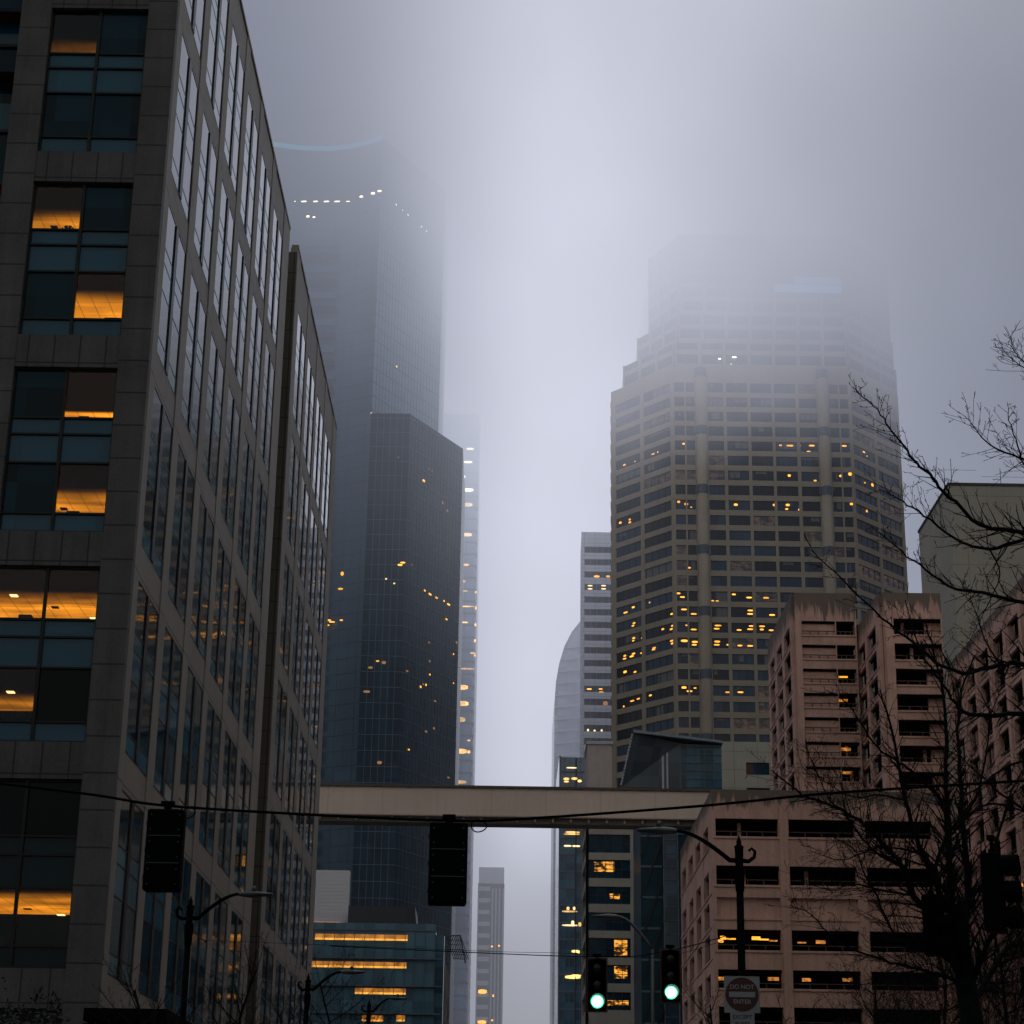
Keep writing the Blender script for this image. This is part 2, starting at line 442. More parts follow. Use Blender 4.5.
for k, (a, b) in enumerate(zc):
    lit = lits.get(k)
    rows = win2(fr_front, 1.2, 5.1, a, b, False, lit)
    if lit:
        for key, kind in lit.items():
            r = 4 if key[0] == 't' else 1
            if key in ('tr', 'br') and lit.get(key[0]+'l') == kind: continue
            x0, x1 = -30.0, -14.35
            zb, zt = a+rows[r], a+rows[r+1]
            rm = M(); y0, y1 = 69.36, (97.0 if k == 1 else 83.5)
            rm.face([(x0, y0, zt), (x0, y1, zt), (x1, y1, zt), (x1, y0, zt)], CMf(kind))
            rm.face([(x0, y0, zb-.8), (x1, y0, zb-.8), (x1, y1, zb-.8), (x0, y1, zb-.8)], furn)
            rm.face([(x0, y1, zb-.8), (x1, y1, zb-.8), (x1, y1, zt), (x0, y1, zt)], furn)
            rm.face([(x0, y0, zb-.8), (x0, y1, zb-.8), (x0, y1, zt), (x0, y0, zt)], furn)
            rm.face([(x1, y0, zb-.8), (x1, y0, zt), (x1, y1, zt), (x1, y1, zb-.8)], furn)
            if kind[2] > .5:
                for q in range(5):
                    yy = y0+1.9+q*1.5; xx = -20.2+1.1*q+.3*random.random()
                    rm.box(xx, xx+.28, yy, yy+.28, zt-.04, zt-.01, fixture if k < 3 and q % 2 else furn)
            # things standing in the window: plants, boxes, a monitor
            for q in range(random.choice((1, 2))):
                xx = random.uniform(*((-18.5, -17.4) if key[1] == 'l' else (-16.6, -15.6))); w = random.uniform(.3, .7)
                rm.box(xx, xx+w, y0+.3, y0+.7, zb-.8, zb+random.uniform(.08, .3), furn)
            if key == 'tl' and k == 4:
                for q in range(14):
                    an = random.uniform(-1.2, 1.2); rm.tube([(-17.5, y0+.5, zb+.1), (-17.5+.25*math.sin(an), y0+.5, zb+.3+.2*math.cos(an))], .03, furn, 3)
            rm.build('office_room', root)
for (a, b) in usA:
    for (c, d) in zc: win2(fr_side, a-.45, b-.45, c, d, True, fin=True, nn=-.05)
# recessed glazed bay at the far left and the notch beyond
mb = M()
fr_b, _ = frame((-32, 70.2), (-20, 70.2))
for k in range(15):
    mb.fquad(fr_b, 0, 12, 0, k*3.915, k*3.915+2.6, dark_glass); mb.fquad(fr_b, 0, 12, 0, k*3.915+2.6, k*3.915+3.915, spandrel_glass)
    mb.fbox(fr_b, 0, 12, 0, .12, k*3.915+2.55, k*3.915+2.68, alu)
for k in range(7): mb.fbox(fr_b, 11.8-k*1.9, 11.9-k*1.9, 0, .2, 0, ZR-1, alu)
mb.build('glazed_bay', root)
mb = M()
fr_n, _ = frame((-15.6, 108.8), (-15.6, 112.9))
mb.fquad(fr_n, 0, 4.1, 0, 0, ZR, dark_glass)
for k in range(15): mb.fbox(fr_n, 0, 4.1, 0, .1, k*3.915+2.4, k*3.915+2.6, alu); mb.fbox(fr_n, 0, 4.1, 0, .08, k*3.915+1.2, k*3.915+1.28, alu)
for k in (1.3, 2.7): mb.fbox(fr_n, k, k+.12, 0, .14, 0, ZR, alu)
mb.fbox(fr_side, 39.35-.3, 39.35, -2.0, -.46, 0, ZR, tan_stone)
mb.build('recessed_glazing', root)
# far wing of the same building
mb = M()
usB = [(1.9+6.9*k, 7.4+6.9*k) for k in range(4)]
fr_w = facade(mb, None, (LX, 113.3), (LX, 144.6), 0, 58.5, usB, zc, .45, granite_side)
mb.fbox(fr_w, 0, 31.3, -.4, .03, 58.502, 58.7, granite_side)
fr_wf, _ = frame((-15.6, 112.9), (LX, 112.9))
mb.fbox(fr_wf, 0, 1.85, -.4, 0, 0, 58.0, tan_stone)
mb.box(-45, LX-.75, 113.4, 144.0, 0, 58.0, black)
mb.box(-45, LX-.05, 144.0, 144.55, 0, 58.3, granite)
mb.build('wing_wall', root)
for (a, b) in usB:
    for (c, d) in zc: win2(fr_w, a, b, c, d, True, fin=True, nn=-.05)
mb = M()
mb.box(-13.6, -10.9, 66.2, 72.4, 7.05, 7.45, blackmetal)
mb.box(-13.6, -11.1, 66.5, 72.1, 6.9, 7.0, black)
mb.build('entrance_canopy', root)

# ================================================================== tall dark tower with the concave face
root = thing('skyscraper', 'tallest dark glass tower with a concave face, its stepped crown lost in fog', 'skyscraper')
arc = [(-84, 474), (-76, 480.5), (-68, 484.5), (-60, 486.3), (-52, 486.6), (-46, 485.2), (-41, 482.8), (-36.77, 480)]
body = arc+[(-20.6, 508.95), (-20.6, 545), (-84, 545)]
mb = M(); mb.prism(body, 0, 276.2, fog_blue_glass2); mb.build('shaft', root)
mb = M()
crown_blue = emit('crown_edge', (.08, .46, .58), 1.0)
for (a, b) in zip(arc[:-1], arc[1:]):
    fr, L = frame(a, b); mb.fbox(fr, 0, L, 0, .8, 275.7, 276.7, crown_blue)
mb.build('crown_band', root)
mb = M(); mb.prism([(-84, 512), (-31, 512), (-31, 545), (-84, 545)], 276.2, 335, fog_blue_glass); mb.build('upper_shaft', root)
lower = [(-36.2, 470), (-26.3, 470), (-13.27, 494.25), (-13.27, 530), (-36.2, 530)]
mb = M(); mb.prism(lower, 0, 191.3, fog_blue_glass); mb.build('lower_shaft', root)
mb = M()
def grid(P0, P1, z0, z1, dz, du, mat, t=.16, n=.12, zoff=0):
    fr, L = frame(P0, P1); z = z0+zoff
    while z < z1: mb.fbox(fr, 0, L, 0, n, z, z+t, mat); z += dz
    u = du
    while u < L-.1: mb.fbox(fr, u, u+t*.8, .002, n*.7, z0, z1, mat); u += du
grid((-36.77, 480), (-20.6, 508.95), 60, 276, 3.9, 1.55, mull)
for (a, b) in zip(arc[:-1], arc[1:]): grid(a, b, 60, 276, 3.9, 3.1, mull)
grid((-36.2, 470), (-26.3, 470), 30, 191, 3.9, 1.65, mull)
grid((-26.3, 470), (-13.27, 494.25), 30, 191, 3.9, 1.65, mull)
mb.build('mullion_grid', root)
mb = M()
for k in range(48):
    z = 62+k*3.9
    x1 = -46-(k*.04)
    if k % 1 == 0:
        fr, L = frame((-62, 485.6), (x1, 484.6)); mb.fbox(fr, 0, L, 0, .9, z, z+1.9, fog_blue_glass2 if k % 2 else fog_blue_glass)
mb.build('stepped_balconies', root)
def zz(lst, x0, y0, s): return [(x0+q[0]/s, y0+q[1]/s)+tuple(q[2:]) for q in lst]
lamps(root, (-26.3, 470), (-13.27, 494.25), zz([(643, 555, 5, 3), (663, 508, 2, 2, lamp_dim), (675, 515, 2, 2, lamp_dim), (563, 878, 6, 2.2) if False else (595, 886, 3, 1.5, lamp_dim), (647, 988, 3, 2), (667, 1001, 5, 2), (692, 1015, 4, 2), (735, 673, 5, 2, lamp_dim), (717, 642, 3, 4, lamp_dim)], 260, 340, 3.94)
      + zz([(597, 291, 4, 2, lamp_dim), (725, 291, 4, 3, lamp_dim), (577, 49, 3, 2), (602, 67, 6, 2.2), (632, 83, 5, 2.2), (667, 98, 3, 2), (688, 114, 6, 2.4), (678, 183, 4, 2), (601, 440, 2.5, 2), (583, 488, 2.5, 3), (570, 485, 3, 2.2, lamp_dim), (558, 497, 3, 3), (711, 480, 2, 2), (620, 690, 4, 3, lamp_dim), (583, 705, 5, 2.4, lamp_dim), (503, 789, 4, 2), (687, 919, 5, 2, lamp_dim), (495, 424, 5, 2, lamp_dim), (600, 378, 3, 3, lamp_dim), (625, 563, 5, 2, lamp_dim), (711, 345, 2, 2)], 300, 580, 4.65), lamp_o, .2)
lamps(root, (-36.2, 470), (-26.3, 470), zz([(552, 887, 5, 2.4), (563, 878, 5, 2), (497, 942, 2, 2, lamp_w), (529, 960, 2, 2, lamp_w), (545, 463, 1.5, 1.5, lamp_dim)], 260, 340, 3.94) + zz([(361, 378, 3.5, 2), (390, 385, 4.5, 4, lamp_dim), (328, 408, 5, 3, lamp_dim), (370, 850, 5, 4, lamp_dim), (310, 520, 7, 3, lamp_dim)], 300, 580, 4.65), lamp_o, .2)
lamps(root, (-36.77, 480), (-20.6, 508.95), zz([(536, 105, 2.5, 2.5, lamp_w), (437, 290, 3, 2, lamp_w), (455, 296, 5, 1.8, lamp_dim)], 260, 340, 3.94)
      + zz([(613, 413, 2, 2), (638, 435, 1.5, 1.5), (660, 453, 2, 2), (713, 500, 2, 2), (733, 517, 2, 2)], 240, 100, 3.94), lamp_x, .2)
lamps(root, (-62, 484.4), (-40, 484.4), zz([(405, 293, 3, 1.8, lamp_w), (378, 907, 2, 2, lamp_w), (325, 925, 3, 5, lamp_o), (318, 985, 5, 2.4, lamp_o)], 260, 340, 3.94)
      + zz([(190, 46, 5, 2), (135, 192, 5, 1.8), (150, 200, 6, 1.6), (197, 192, 5, 1.8), (127, 215, 5, 1.6), (217, 889, 2, 2, lamp_w), (226, 901, 2, 2, lamp_w)], 300, 580, 4.65), lamp_o, 1.0)
lamps(root, (-68, 483.4), (-36, 479.6), zz([(218, 403, 1.5, 1.5), (253, 403, 6, 2), (299, 403, 5, 2), (342, 403, 6, 2), (384, 403, 6, 2), (427, 403, 4, 1.5), (479, 384, 4, 3), (525, 371, 4.5, 3.5), (551, 362, 4.5, 3), (269, 462, 3.5, 3), (293, 465, 3, 2)], 240, 100, 3.94), lamp_x, .5)

# ================================================================== pale tower behind it
root = thing('skyscraper', 'pale blue glass tower just right of the dark tower, glowing floors down one edge', 'skyscraper')
mb = M(); cg = glass('sky_blue_glass', (.12, .20, .32), .12, .9, .03, (4, 3.9), .25)
mb.prism([(-24, 600), (-11.2, 600), (-12.0, 700), (-26, 700)], 0, 244, cg); mb.build('shaft', root)
mb = M(); wf = plain('white_side_cladding', (.42, .43, .46), .4)
fr, L = frame((-11.2, 600), (-12.0, 700))
for k in range(62): mb.fbox(fr, 0, L, 0, .25, k*3.9+1.3, k*3.9+3.9, wf)
mb.fbox(fr, 0, 6, .25, .5, 0, 244, wf)
mb.build('side_cladding', root)
mb = M(); fr, L = frame((-24, 600), (-11.2, 600))
for k in range(62): mb.fbox(fr, 0, L, 0, .2, k*3.9+1.0, k*3.9+1.5, mull)
for u in (3.2, 6.4, 9.6): mb.fbox(fr, u, u+.15, 0, .15, 0, 244, mull)
mb.build('floor_bands', root)
tall_l = emit('lit_floor', (1.0, .55, .16), 1.6, .6, .25)
lamps(root, (-24, 600), (-11.2, 600), zz([(828, 430, 8, 3, lamp_x), (820, 482, 9, 3, lamp_x), (803, 540, 3, 4, lamp_x), (820, 592, 11, 4, lamp_x), (817, 650, 11, 5, lamp_w), (815, 768, 11, 4.5, lamp_w), (812, 887, 6, 3), (797, 952, 4, 4), (850, 995, 2, 3), (800, 990, 7, 1.6)], 260, 340, 3.94)
      + zz([(755, 500, 12, 6), (757, 575, 12, 6), (748, 650, 9, 6), (733, 727, 3, 5), (785, 747, 3, 2), (750, 797, 12, 6), (785, 800, 3, 4), (748, 940, 11, 4), (765, 52, 8, 1.6), (780, 124, 14, 1.6), (765, 198, 7, 1.6), (818, 130, 2, 5), (816, 210, 2, 4), (814, 283, 2, 4), (803, 341, 5, 2), (813, 350, 2, 4), (775, 414, 17, 2), (757, 8, 6, 3)], 300, 580, 4.65), tall_l, .3)

# ================================================================== big stepped precast tower on the right
root = thing('skyscraper', 'broad tan office tower with chamfered corners and many small lit windows, top in fog', 'skyscraper')
wins = Windows(); mb = M()
K0, K1, K2, K3 = (24.6, 466.5), (38.7, 450), (82.0, 450), (97.2, 466)
kz = [(150.7+3.81*k-2.45, 150.7+3.81*k) for k in range(-30, 12)]
kz2 = [(150.7+3.81*k-2.45, 150.7+3.81*k) for k in range(12, 21)]
fx = [(47.3, 51.1), (51.9, 57.0), (57.75, 62.9), (63.6, 68.75), (69.6, 73.9)]
fu = [(39.2-38.7, 41.6-38.7), (42.0-38.7, 44.1-38.7)] + [(a-38.7, b-38.7) for a, b in fx] + [(77-38.7, 79.2-38.7), (79.6-38.7, 81.7-38.7)]
facade(mb, wins, K1, K2, 0, 196.6, fu, kz, .7, precast, .35, k_glass, bronze, (2, 0), blind=blind_mat, pblind=.3)
Lc = (Vector(K1)-Vector(K0)).length
facade(mb, wins, K0, K1, 0, 196.6, [(1.6, 10.4), (11.6, 20.9)], kz, .7, precast, .35, k_glass, bronze, (3, 0), blind=blind_mat, pblind=.15)
facade(mb, wins, K2, K3, 0, 196.6, [(.9, 10.3), (11.4, 20.8)], kz, .7, precast, .35, k_glass, bronze, (3, 0), blind=blind_mat, pblind=.15)
mb.prism([(24.9+.6, 467.2), (38.9+.3, 450.8), (81.7, 450.8), (96.6, 466.6), (96.6, 505), (28.0, 505)], 0, 196.4, black, precast)
# side wall of the left flank (edge with small bays)
frs, L = frame((27.5, 505), K0)
for (a, b) in kz: mb.fbox(frs, 0, L, 0, .15, b, b+1.3, precast)
mb.build('facade', root)
mb = M()
for x in (45.65, 75.4):
    for (r, za, zb) in [(1.35, 0, 196.6)]:
        mb.lathe([(r, za), (r, zb)], precast, 12, c=(x, 449.9, 0))
mb.build('rounded_column', root, smooth=True)
dk = plain('column_band', (.05, .065, .08), .4)
mb = M()
for x in (45.65, 75.4):
    for k in range(-8, 4): mb.lathe([(1.42, 150.7+15.24*k-2.4), (1.42, 150.7+15.24*k-.2)], dk, 12, c=(x, 449.9, 0))
mb.build('column_banding', root)['kind'] = 'stuff'
wins.build(root)
steps = [(28.0, 203.5), (31.6, 211), (34.6, 233.5)]
za = 196.6
for (xl, zt) in steps:
    mb = M(); sh = xl-24.6
    p0, p1, p2, p3 = (xl, 466.5-sh*.15), (38.7+sh*.25, 451), (82, 451), (97.2-sh*.15, 466)
    mb.prism([p0, p1, p2, p3, (p3[0], 505), (xl, 505)], za, zt, dk if False else k_glass[0], precast)
    for (a, b) in [(p0, p1), (p1, p2), (p2, p3)]:
        fr, L = frame(a, b); z = za
        while z < zt-1: mb.fbox(fr, 0, L, 0, .3, z, z+1.35, precast); z += 3.81
        nb = max(2, round(L/6))
        for q in range(nb+1): mb.fbox(fr, max(0, q*L/nb-.4), min(L, q*L/nb+.4), .02, .5, za, zt, precast)
    mb.build('setback_storeys', root)
    za = zt
mb = M(); fr, L = frame((38.7, 450.4), (82, 450.4)); blu = emit('blue_crown_glow', (.12, .40, .70), 1.0)
mb.fbox(fr, 26, 42.5, 0, .3, 217.5, 219.6, blu); mb.fbox(fr, 31, 42.5, 0, .3, 219.9, 221.8, blu); mb.build('crown_light_band', root)
# small lit lamps in the windows
A_ = [(168, 748, 5, 1.8), (183, 742, 2, 1.6), (76, 783), (110, 772, 2, 1.5), (62, 968, 2, 3), (93, 958, 3, 2.5), (93, 967, 3, 2.5), (121, 946, 4, 3), (136, 953, 2, 2), (160, 934, 4, 3), (225, 910, 3, 4)]
B_ = [(268, 715, 3, 2.4), (578, 720, 3, 2), (608, 721, 7, 2), (638, 721, 3, 2), (678, 721, 6, 2), (668, 740, 4, 1.8), (782, 722, 5, 2), (606, 817, 3, 3), (689, 833, 3, 2), (709, 819, 2, 2), (772, 818, 4, 3), (801, 812, 4, 4), (252, 901, 3, 3), (276, 908, 4, 3), (292, 918, 2, 1.5), (435, 910, 4, 3), (558, 911, 3, 3), (601, 911, 4, 3), (598, 924, 3, 2), (641, 926, 4, 3), (806, 908, 4, 3), (383, 443, 3, 2, lamp_x), (430, 438, 5, 2, lamp_x), (420, 460, 2, 2, lamp_w)]
C_ = [(847, 742, 4, 2), (857, 755, 2, 1.5), (850, 840, 2, 2), (874, 847, 4, 4), (856, 931, 3, 3)]
D_ = [(302, 10), (338, 8), (322, 350, 6, 2), (351, 330), (388, 321), (413, 312, 2, 2), (354, 390), (350, 400), (386, 388, 3, 1.5), (498, 355, 5, 2), (353, 447), (351, 457, 3, 1.5), (386, 446), (463, 413), (500, 400), (495, 413), (497, 457, 5, 2), (499, 467), (319, 514), (318, 525, 5, 2), (352, 506, 5, 2), (345, 516, 6, 2), (388, 492), (384, 503, 5, 2), (430, 484, 5, 2), (428, 490, 5, 2), (320, 575, 5, 3), (358, 575), (347, 685, 6, 1.8), (370, 677, 5, 2), (315, 706, 2, 2), (416, 664), (443, 656, 3, 2.4), (430, 677, 6, 1.8), (473, 664, 5, 2), (483, 643, 6, 1.8), (392, 678, 2, 2), (495, 710, 3, 2)]
E_ = [(566, 180, 3, 2), (525, 277), (540, 291, 5, 1.8), (546, 338, 6, 1.8), (583, 355, 6, 1.8), (555, 398, 2, 1.6), (583, 414, 6, 1.8), (547, 457, 7, 3), (587, 461, 6, 2.5), (585, 472, 5, 2), (546, 634, 5, 3), (567, 648, 6, 2), (588, 636, 3, 1.5), (655, 305, 3, 1.4), (672, 306, 3, 1.4), (735, 281, 4, 1.8), (793, 293, 6, 1.8), (857, 294, 6, 2.2), (800, 342, 7, 1.8), (797, 355, 6, 1.8), (880, 359, 6, 2), (675, 399, 7, 1.8), (670, 411, 6, 1.8), (755, 416, 5, 1.8), (803, 401, 6, 1.8), (797, 413, 6, 1.8), (842, 402, 6, 1.8), (841, 414), (877, 417, 5, 1.8), (672, 460, 6, 2.5), (670, 472, 6, 1.8), (711, 472, 2, 1.8), (758, 475, 5, 1.8), (797, 476, 6, 1.8), (712, 652, 5, 1.8), (760, 652, 6, 1.8)]
lamps(root, K0, K1, zz(A_, 600, 220, 3.2)[:7]+zz(D_, 540, 520, 3.79)[:32], lamp_o, -.2)
lamps(root, K1, K2, zz(B_, 600, 220, 3.2)+zz(E_, 540, 520, 3.79), lamp_o, -.2)
lamps(root, K2, K3, zz(C_, 600, 220, 3.2), lamp_o, -.2)

# ================================================================== slim towers in the middle distance
root = thing('skyscraper', 'slim white banded tower standing against the left flank of the tan tower', 'skyscraper')
wins = Windows(); mb = M()
P0, P1 = (19.2, 520), (30.5, 520)
fz_ = [(169.4+3.57*k-1.75, 169.4+3.57*k) for k in range(-44, 2)]
facade(mb, wins, P0, P1, 0, 177.2, [(.9, 10.9)], fz_, .5, white_panel, .3, [k_glass[1], dark_glass], mull, (5, 0))
facade(mb, wins, (19.6, 537), P0, 0, 177.2, [(1, 16)], fz_, .5, white_panel, .3, dark_glass, mull, (12, 0))
mb.box(20.2, 30, 520.6, 537, 0, 176.6, black)
mb.build('facade', root); wins.build(root)
lamps(root, P0, P1, zz([(215, 213, 6, 2.5), (258, 213, 4, 2.5), (190, 248, 5, 1.6, lamp_w), (190, 260, 5, 1.6, lamp_w), (241, 248, 5, 1.6, lamp_w), (241, 260, 5, 1.6, lamp_w), (187, 640, 5, 1.8), (187, 655, 5, 1.8), (230, 640, 4, 1.6), (232, 652, 5, 1.6), (248, 695, 5, 6, lamp_dim), (182, 797, 2, 4, lamp_w), (207, 799, 2, 3, lamp_w), (234, 799, 2, 4, lamp_w)], 540, 520, 3.79), lamp_o, -.2)

root = thing('skyscraper', 'pale rounded tower fading into haze left of the slim white tower', 'skyscraper')
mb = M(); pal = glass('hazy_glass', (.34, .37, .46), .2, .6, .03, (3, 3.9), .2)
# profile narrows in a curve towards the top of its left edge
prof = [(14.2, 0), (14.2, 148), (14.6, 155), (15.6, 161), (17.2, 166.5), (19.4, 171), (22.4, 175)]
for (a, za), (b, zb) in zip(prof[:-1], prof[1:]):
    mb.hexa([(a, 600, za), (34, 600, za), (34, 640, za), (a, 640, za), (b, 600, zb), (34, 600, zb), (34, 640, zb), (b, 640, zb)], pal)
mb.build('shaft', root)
mb = M()
for k in range(46):
    z = k*3.8
    x0 = 14.2
    for (a, za), (b, zb) in zip(prof[:-1], prof[1:]):
        if za <= z < zb: x0 = a+(b-a)*(z-za)/(zb-za)
    # floors sweep forward in an arc
    pts = []
    for q in range(9):
        t = q/8; pts.append((x0+(34-x0)*t, 600-.1-3.0*math.sin(math.pi*.5*t), z-1.3*(1-t)))
    if z < 171: mb.tube(pts, .35, pale_metal, 4)
mb.tube([(14.15, 599.9, 0)]+[(a-.05, 599.8, z) for a, z in prof[1:]], .2, pal, 4)
mb.build('floor_edges', root)

root = thing('office_tower', 'dark teal glass tower with small lit floors beside the open sky gap', 'building')
mb = M(); mb.box(12.25, 18.5, 470, 500, 0, 103.3, teal_glass); mb.build('shaft', root)
mb = M(); fr, L = frame((12.25, 470), (18.5, 470))
for k in range(26): mb.fbox(fr, 0, L, 0, .15, k*3.95+.8, k*3.95+1.2, mull)
for k in range(1, 5): mb.fbox(fr, k*1.25, k*1.25+.12, 0, .12, 0, 103, mull)
mb.fbox(fr, 3.9, 4.2, 0, .3, 0, 103, alu); mb.fbox(fr, 0, .35, 0, .2, 0, 103.6, mull)
mb.build('floor_bands', root)
lamps(root, (12.25, 470), (18.5, 470), zz([(120, 940, 11, 1.6, lamp_w), (100, 982, 6, 3), (100, 992, 5, 2), (130, 981, 6, 3), (150, 990, 4, 3)], 540, 520, 3.79)
      + zz([(225, 207, 15, 2.4), (220, 215, 17, 1.6), (203, 265, 8, 2, lamp_w), (240, 266, 8, 2, lamp_w), (205, 532, 3, 4, lamp_w), (232, 532, 3, 4, lamp_w), (212, 545, 16, 2), (225, 593, 3, 5, lamp_w), (212, 604, 16, 2, lamp_w), (255, 600, 3, 5), (237, 715, 8, 3), (250, 718, 2, 3), (225, 825, 16, 4), (240, 818, 10, 2)], 520, 784, 4.27), tall_l, .3)

root = thing('office_tower', 'grey striped tower far down the street in the left of the sky gap', 'building')
mb = M(); st = plain('pale_pier', (.32, .32, .34), .6); mb.box(-11.3, -.7, 800, 830, 0, 123, k_glass[1]); mb.box(-11.0, -.9, 801, 829, 123, 129.6, pale_metal)
fr, L = frame((-11.3, 800), (-.7, 800))
for k in range(26): mb.fbox(fr, 0, 5.1, 0, .3, 5+k*4.6, 5+k*4.6+1.7, st)
mb.fbox(fr, 5.1, 5.5, 0, .8, 0, 123, alu)
for u in (5.6, 7.0, 8.4, 9.9): mb.fbox(fr, u, u+.62, 0, .7, 0, 121, st)
mb.fbox(fr, 0, .4, .3, .5, 0, 123, st)
mb.build('facade', root)
lamps(root, (-11.3, 800), (-.7, 800), zz([(865, 887, 9, 5), (862, 1018, 9, 4), (905, 695, 2, 2), (935, 692, 2, 2), (910, 905, 1.5, 3), (906, 1010, 2, 2)], 280, 784, 4.27), lamp_o, .9)

# beige mid-rise under the bridge
root = thing('office_building', 'beige mid-rise with a column of wide windows, some glowing orange, under the skybridge', 'building')
mb = M(); wins = Windows()
rowsH = [(65.4, 62.1), (60.8, 57.5), (56.0, 52.9), (51.4, 48.2), (46.9, 43.6), (42.2, 39.0), (37.5, 34.4)]
hz = [(b, a) for a, b in rowsH]+[(34.4-4.7*k-1.5, 34.4-4.7*k+1.6) for k in range(1, 7)] + [(67, 70)]
HP0, HP1 = (14.3, 360), (28, 360)
frH = facade(mb, None, HP0, HP1, 0, 72, [(.5, 8.0), (9.8, 13.2)], hz, .5, greybeige)
frH2 = facade(mb, None, (14.3, 380), HP0, 0, 72, [(1.5, 18.5)], hz, .5, greybeige)
mb.box(14.9, 27.5, 360.6, 380, 0, 71.5, black)
mb.box(14.6, 19.1, 361, 372, 72.0, 82.2, concrete('pinkish_render', (.46, .39, .35), .15, .5)); mb.box(14.4, 19.3, 360.8, 372.2, 82.2, 82.8, pale_metal)
mb.build('facade', root)
warm = litpane('lit_office_pane', (1.0, .40, .05), 1.35, .55, .50); warm2 = litpane('part_lit_pane', (1.0, .45, .07), 1.0, .6, .60)
def hwin(i, u0, u1, mt, seg=None):
    b, t = hz[i]; w = Windows(); w.add(frH, u0, u1, b, t, -.35, dark_glass, (4, 1), bronze); mbw = M(); w.draw(mbw, w.w[0])
    if seg: mbw.fquad(frH, u0+seg[0], u0+seg[1], -.30, b+seg[2], b+seg[3], mt)
    mbw.build('window', root)
segs = {1: (1.0, 4.6, 1.2, 3.0, warm), 2: (3.8, 5.6, .9, 1.9, warm), 4: (4.6, 6.9, .3, 3.0, warm), 5: (4.6, 6.9, .9, 3.0, warm), 6: (3.4, 7.1, .8, 1.7, warm)}
for i in range(len(hz)):
    s = segs.get(i); hwin(i, .5, 8.0, s[4] if s else None, s[:4] if s else None)
    hwin(i, 9.8, 13.2, warm if i in (1, 4) else None, (1.6, 3.2, .6, 2.9) if i == 4 else ((3.0, 3.3, 1, 2.4) if i == 1 else None))

# tilted glass library-like building
root = thing('glass_building', 'dark leaning glass building with a jutting slanted roof and diagonal bracing', 'building')
mb = M(); slant = glass('slanted_dark_glass', (.06, .08, .10), .3, .5, .02, (1.6, 2.2), .3)
roofm = plain('slate_roof_panel', (.20, .24, .29), .4)
# prow: leaning front-left edge
mb.hexa([(17.3, 300, 62), (26.5, 300.2, 62), (27, 318, 62), (22, 318, 62), (19.1, 298, 70.0), (26.5, 300.2, 69.0), (27, 318, 69), (22, 318, 70)], slant)
mb.hexa([(19.0, 297.6, 70.0), (32.9, 299.6, 69.0), (32.9, 312, 69.0), (20.5, 312, 70.5), (19.0, 297.6, 70.45), (32.9, 299.6, 69.35), (32.9, 312, 69.5), (20.5, 312, 70.9)], roofm)
mb.build('slanted_roof', root)
mb = M()
for k in range(17):
    z = 62+k*.48; x = 17.3+1.8*k/17; mb.box(x-.22, x+.0, 298.3+.1*k/17, 299.3, z, z+.3, pale_metal)
mb.build('edge_cladding', root)
mb = M(); mb.box(24.4, 32.7, 300.6, 318, 55, 68.95, teal_glass); fr, L = frame((24.4, 300.6), (32.7, 300.6))
for k in range(11): mb.fbox(fr, 0, L, 0, .12, 56+k*1.25, 56.1+k*1.25, mull)
for k in range(1, 6): mb.fbox(fr, k*1.4, k*1.4+.1, .002, .14, 55, 69, mull)
mb.fbox(fr, -.9, -.6, 0, .5, 55, 67.5, pale_metal); mb.fbox(fr, -.2, .05, 0, .5, 55, 67.9, pale_metal)
mb.build('glass_block', root)
mb = M(); mb.box(20.2, 27.6, 300.8, 318, 0, 62, fog_blue_glass); fr, L = frame((20.2, 300.8), (27.6, 300.8))
for k in range(12): mb.fbox(fr, 0, 3.2, 0, .1, 4+k*4.6, 4.3+k*4.6, mull)
mb.build('lower_block', root)
mb = M()
q = lambda u, z: (20.2+u, 300.55, z)
for k in range(14):
    z = 2+k*6.2
    if z+9 < 61: mb.tube([q(0, z), q(3.3, z+9)], .2, alu, 4)
mb.build('diagonal_brace', root)
mb = M(); mb.fbox(fr, 3.3, 5.6, 0, .9, 0, 58, glass('blue_shaft_glass', (.03, .055, .08), .1, .6, .03)); 
for k in range(30): mb.fbox(fr, 3.3, 5.6, .9, 1.0, k*2, k*2+.1, mull)
mb.fbox(fr, 3.3, 3.45, .9, 1.1, 0, 58, mull); mb.fbox(fr, 5.45, 5.6, .9, 1.1, 0, 58, mull)
mb.build('lift_shaft', root)

# beige low block with one window
root = thing('office_building', 'plain light beige block with one small window between glass building and pink building', 'building')
mb = M(); bl = concrete('light_beige_panel', (.42, .395, .33), .1, .3, joints=(4, 3.1))
facade(mb, None, (32.9, 330), (45, 330), 0, 76.1, [(7.1, 11)], [(70.5, 72.6), (66.2, 68.3)], .5, bl); mb.box(33.4, 44.6, 330.6, 345, 0, 75.7, black); mb.build('facade', root)
mb = M(); fr, L = frame((32.9, 330), (45, 330)); mb.fquad(fr, 7.1, 11, -.3, 70.5, 72.6, dark_glass); mb.fbox(fr, 8.4, 8.5, -.3, -.2, 70.5, 72.6, bronze); mb.fquad(fr, 7.15, 8.3, -.27, 70.7, 72.4, plain('dull_red_blind', (.10, .045, .03), .8)); mb.build('window', root)
mb = M(); mb.fquad(fr, 7.1, 11, -.3, 66.2, 68.3, dark_glass); mb.fbox(fr, 9.1, 9.2, -.3, -.2, 66.2, 68.3, bronze); mb.build('window', root)

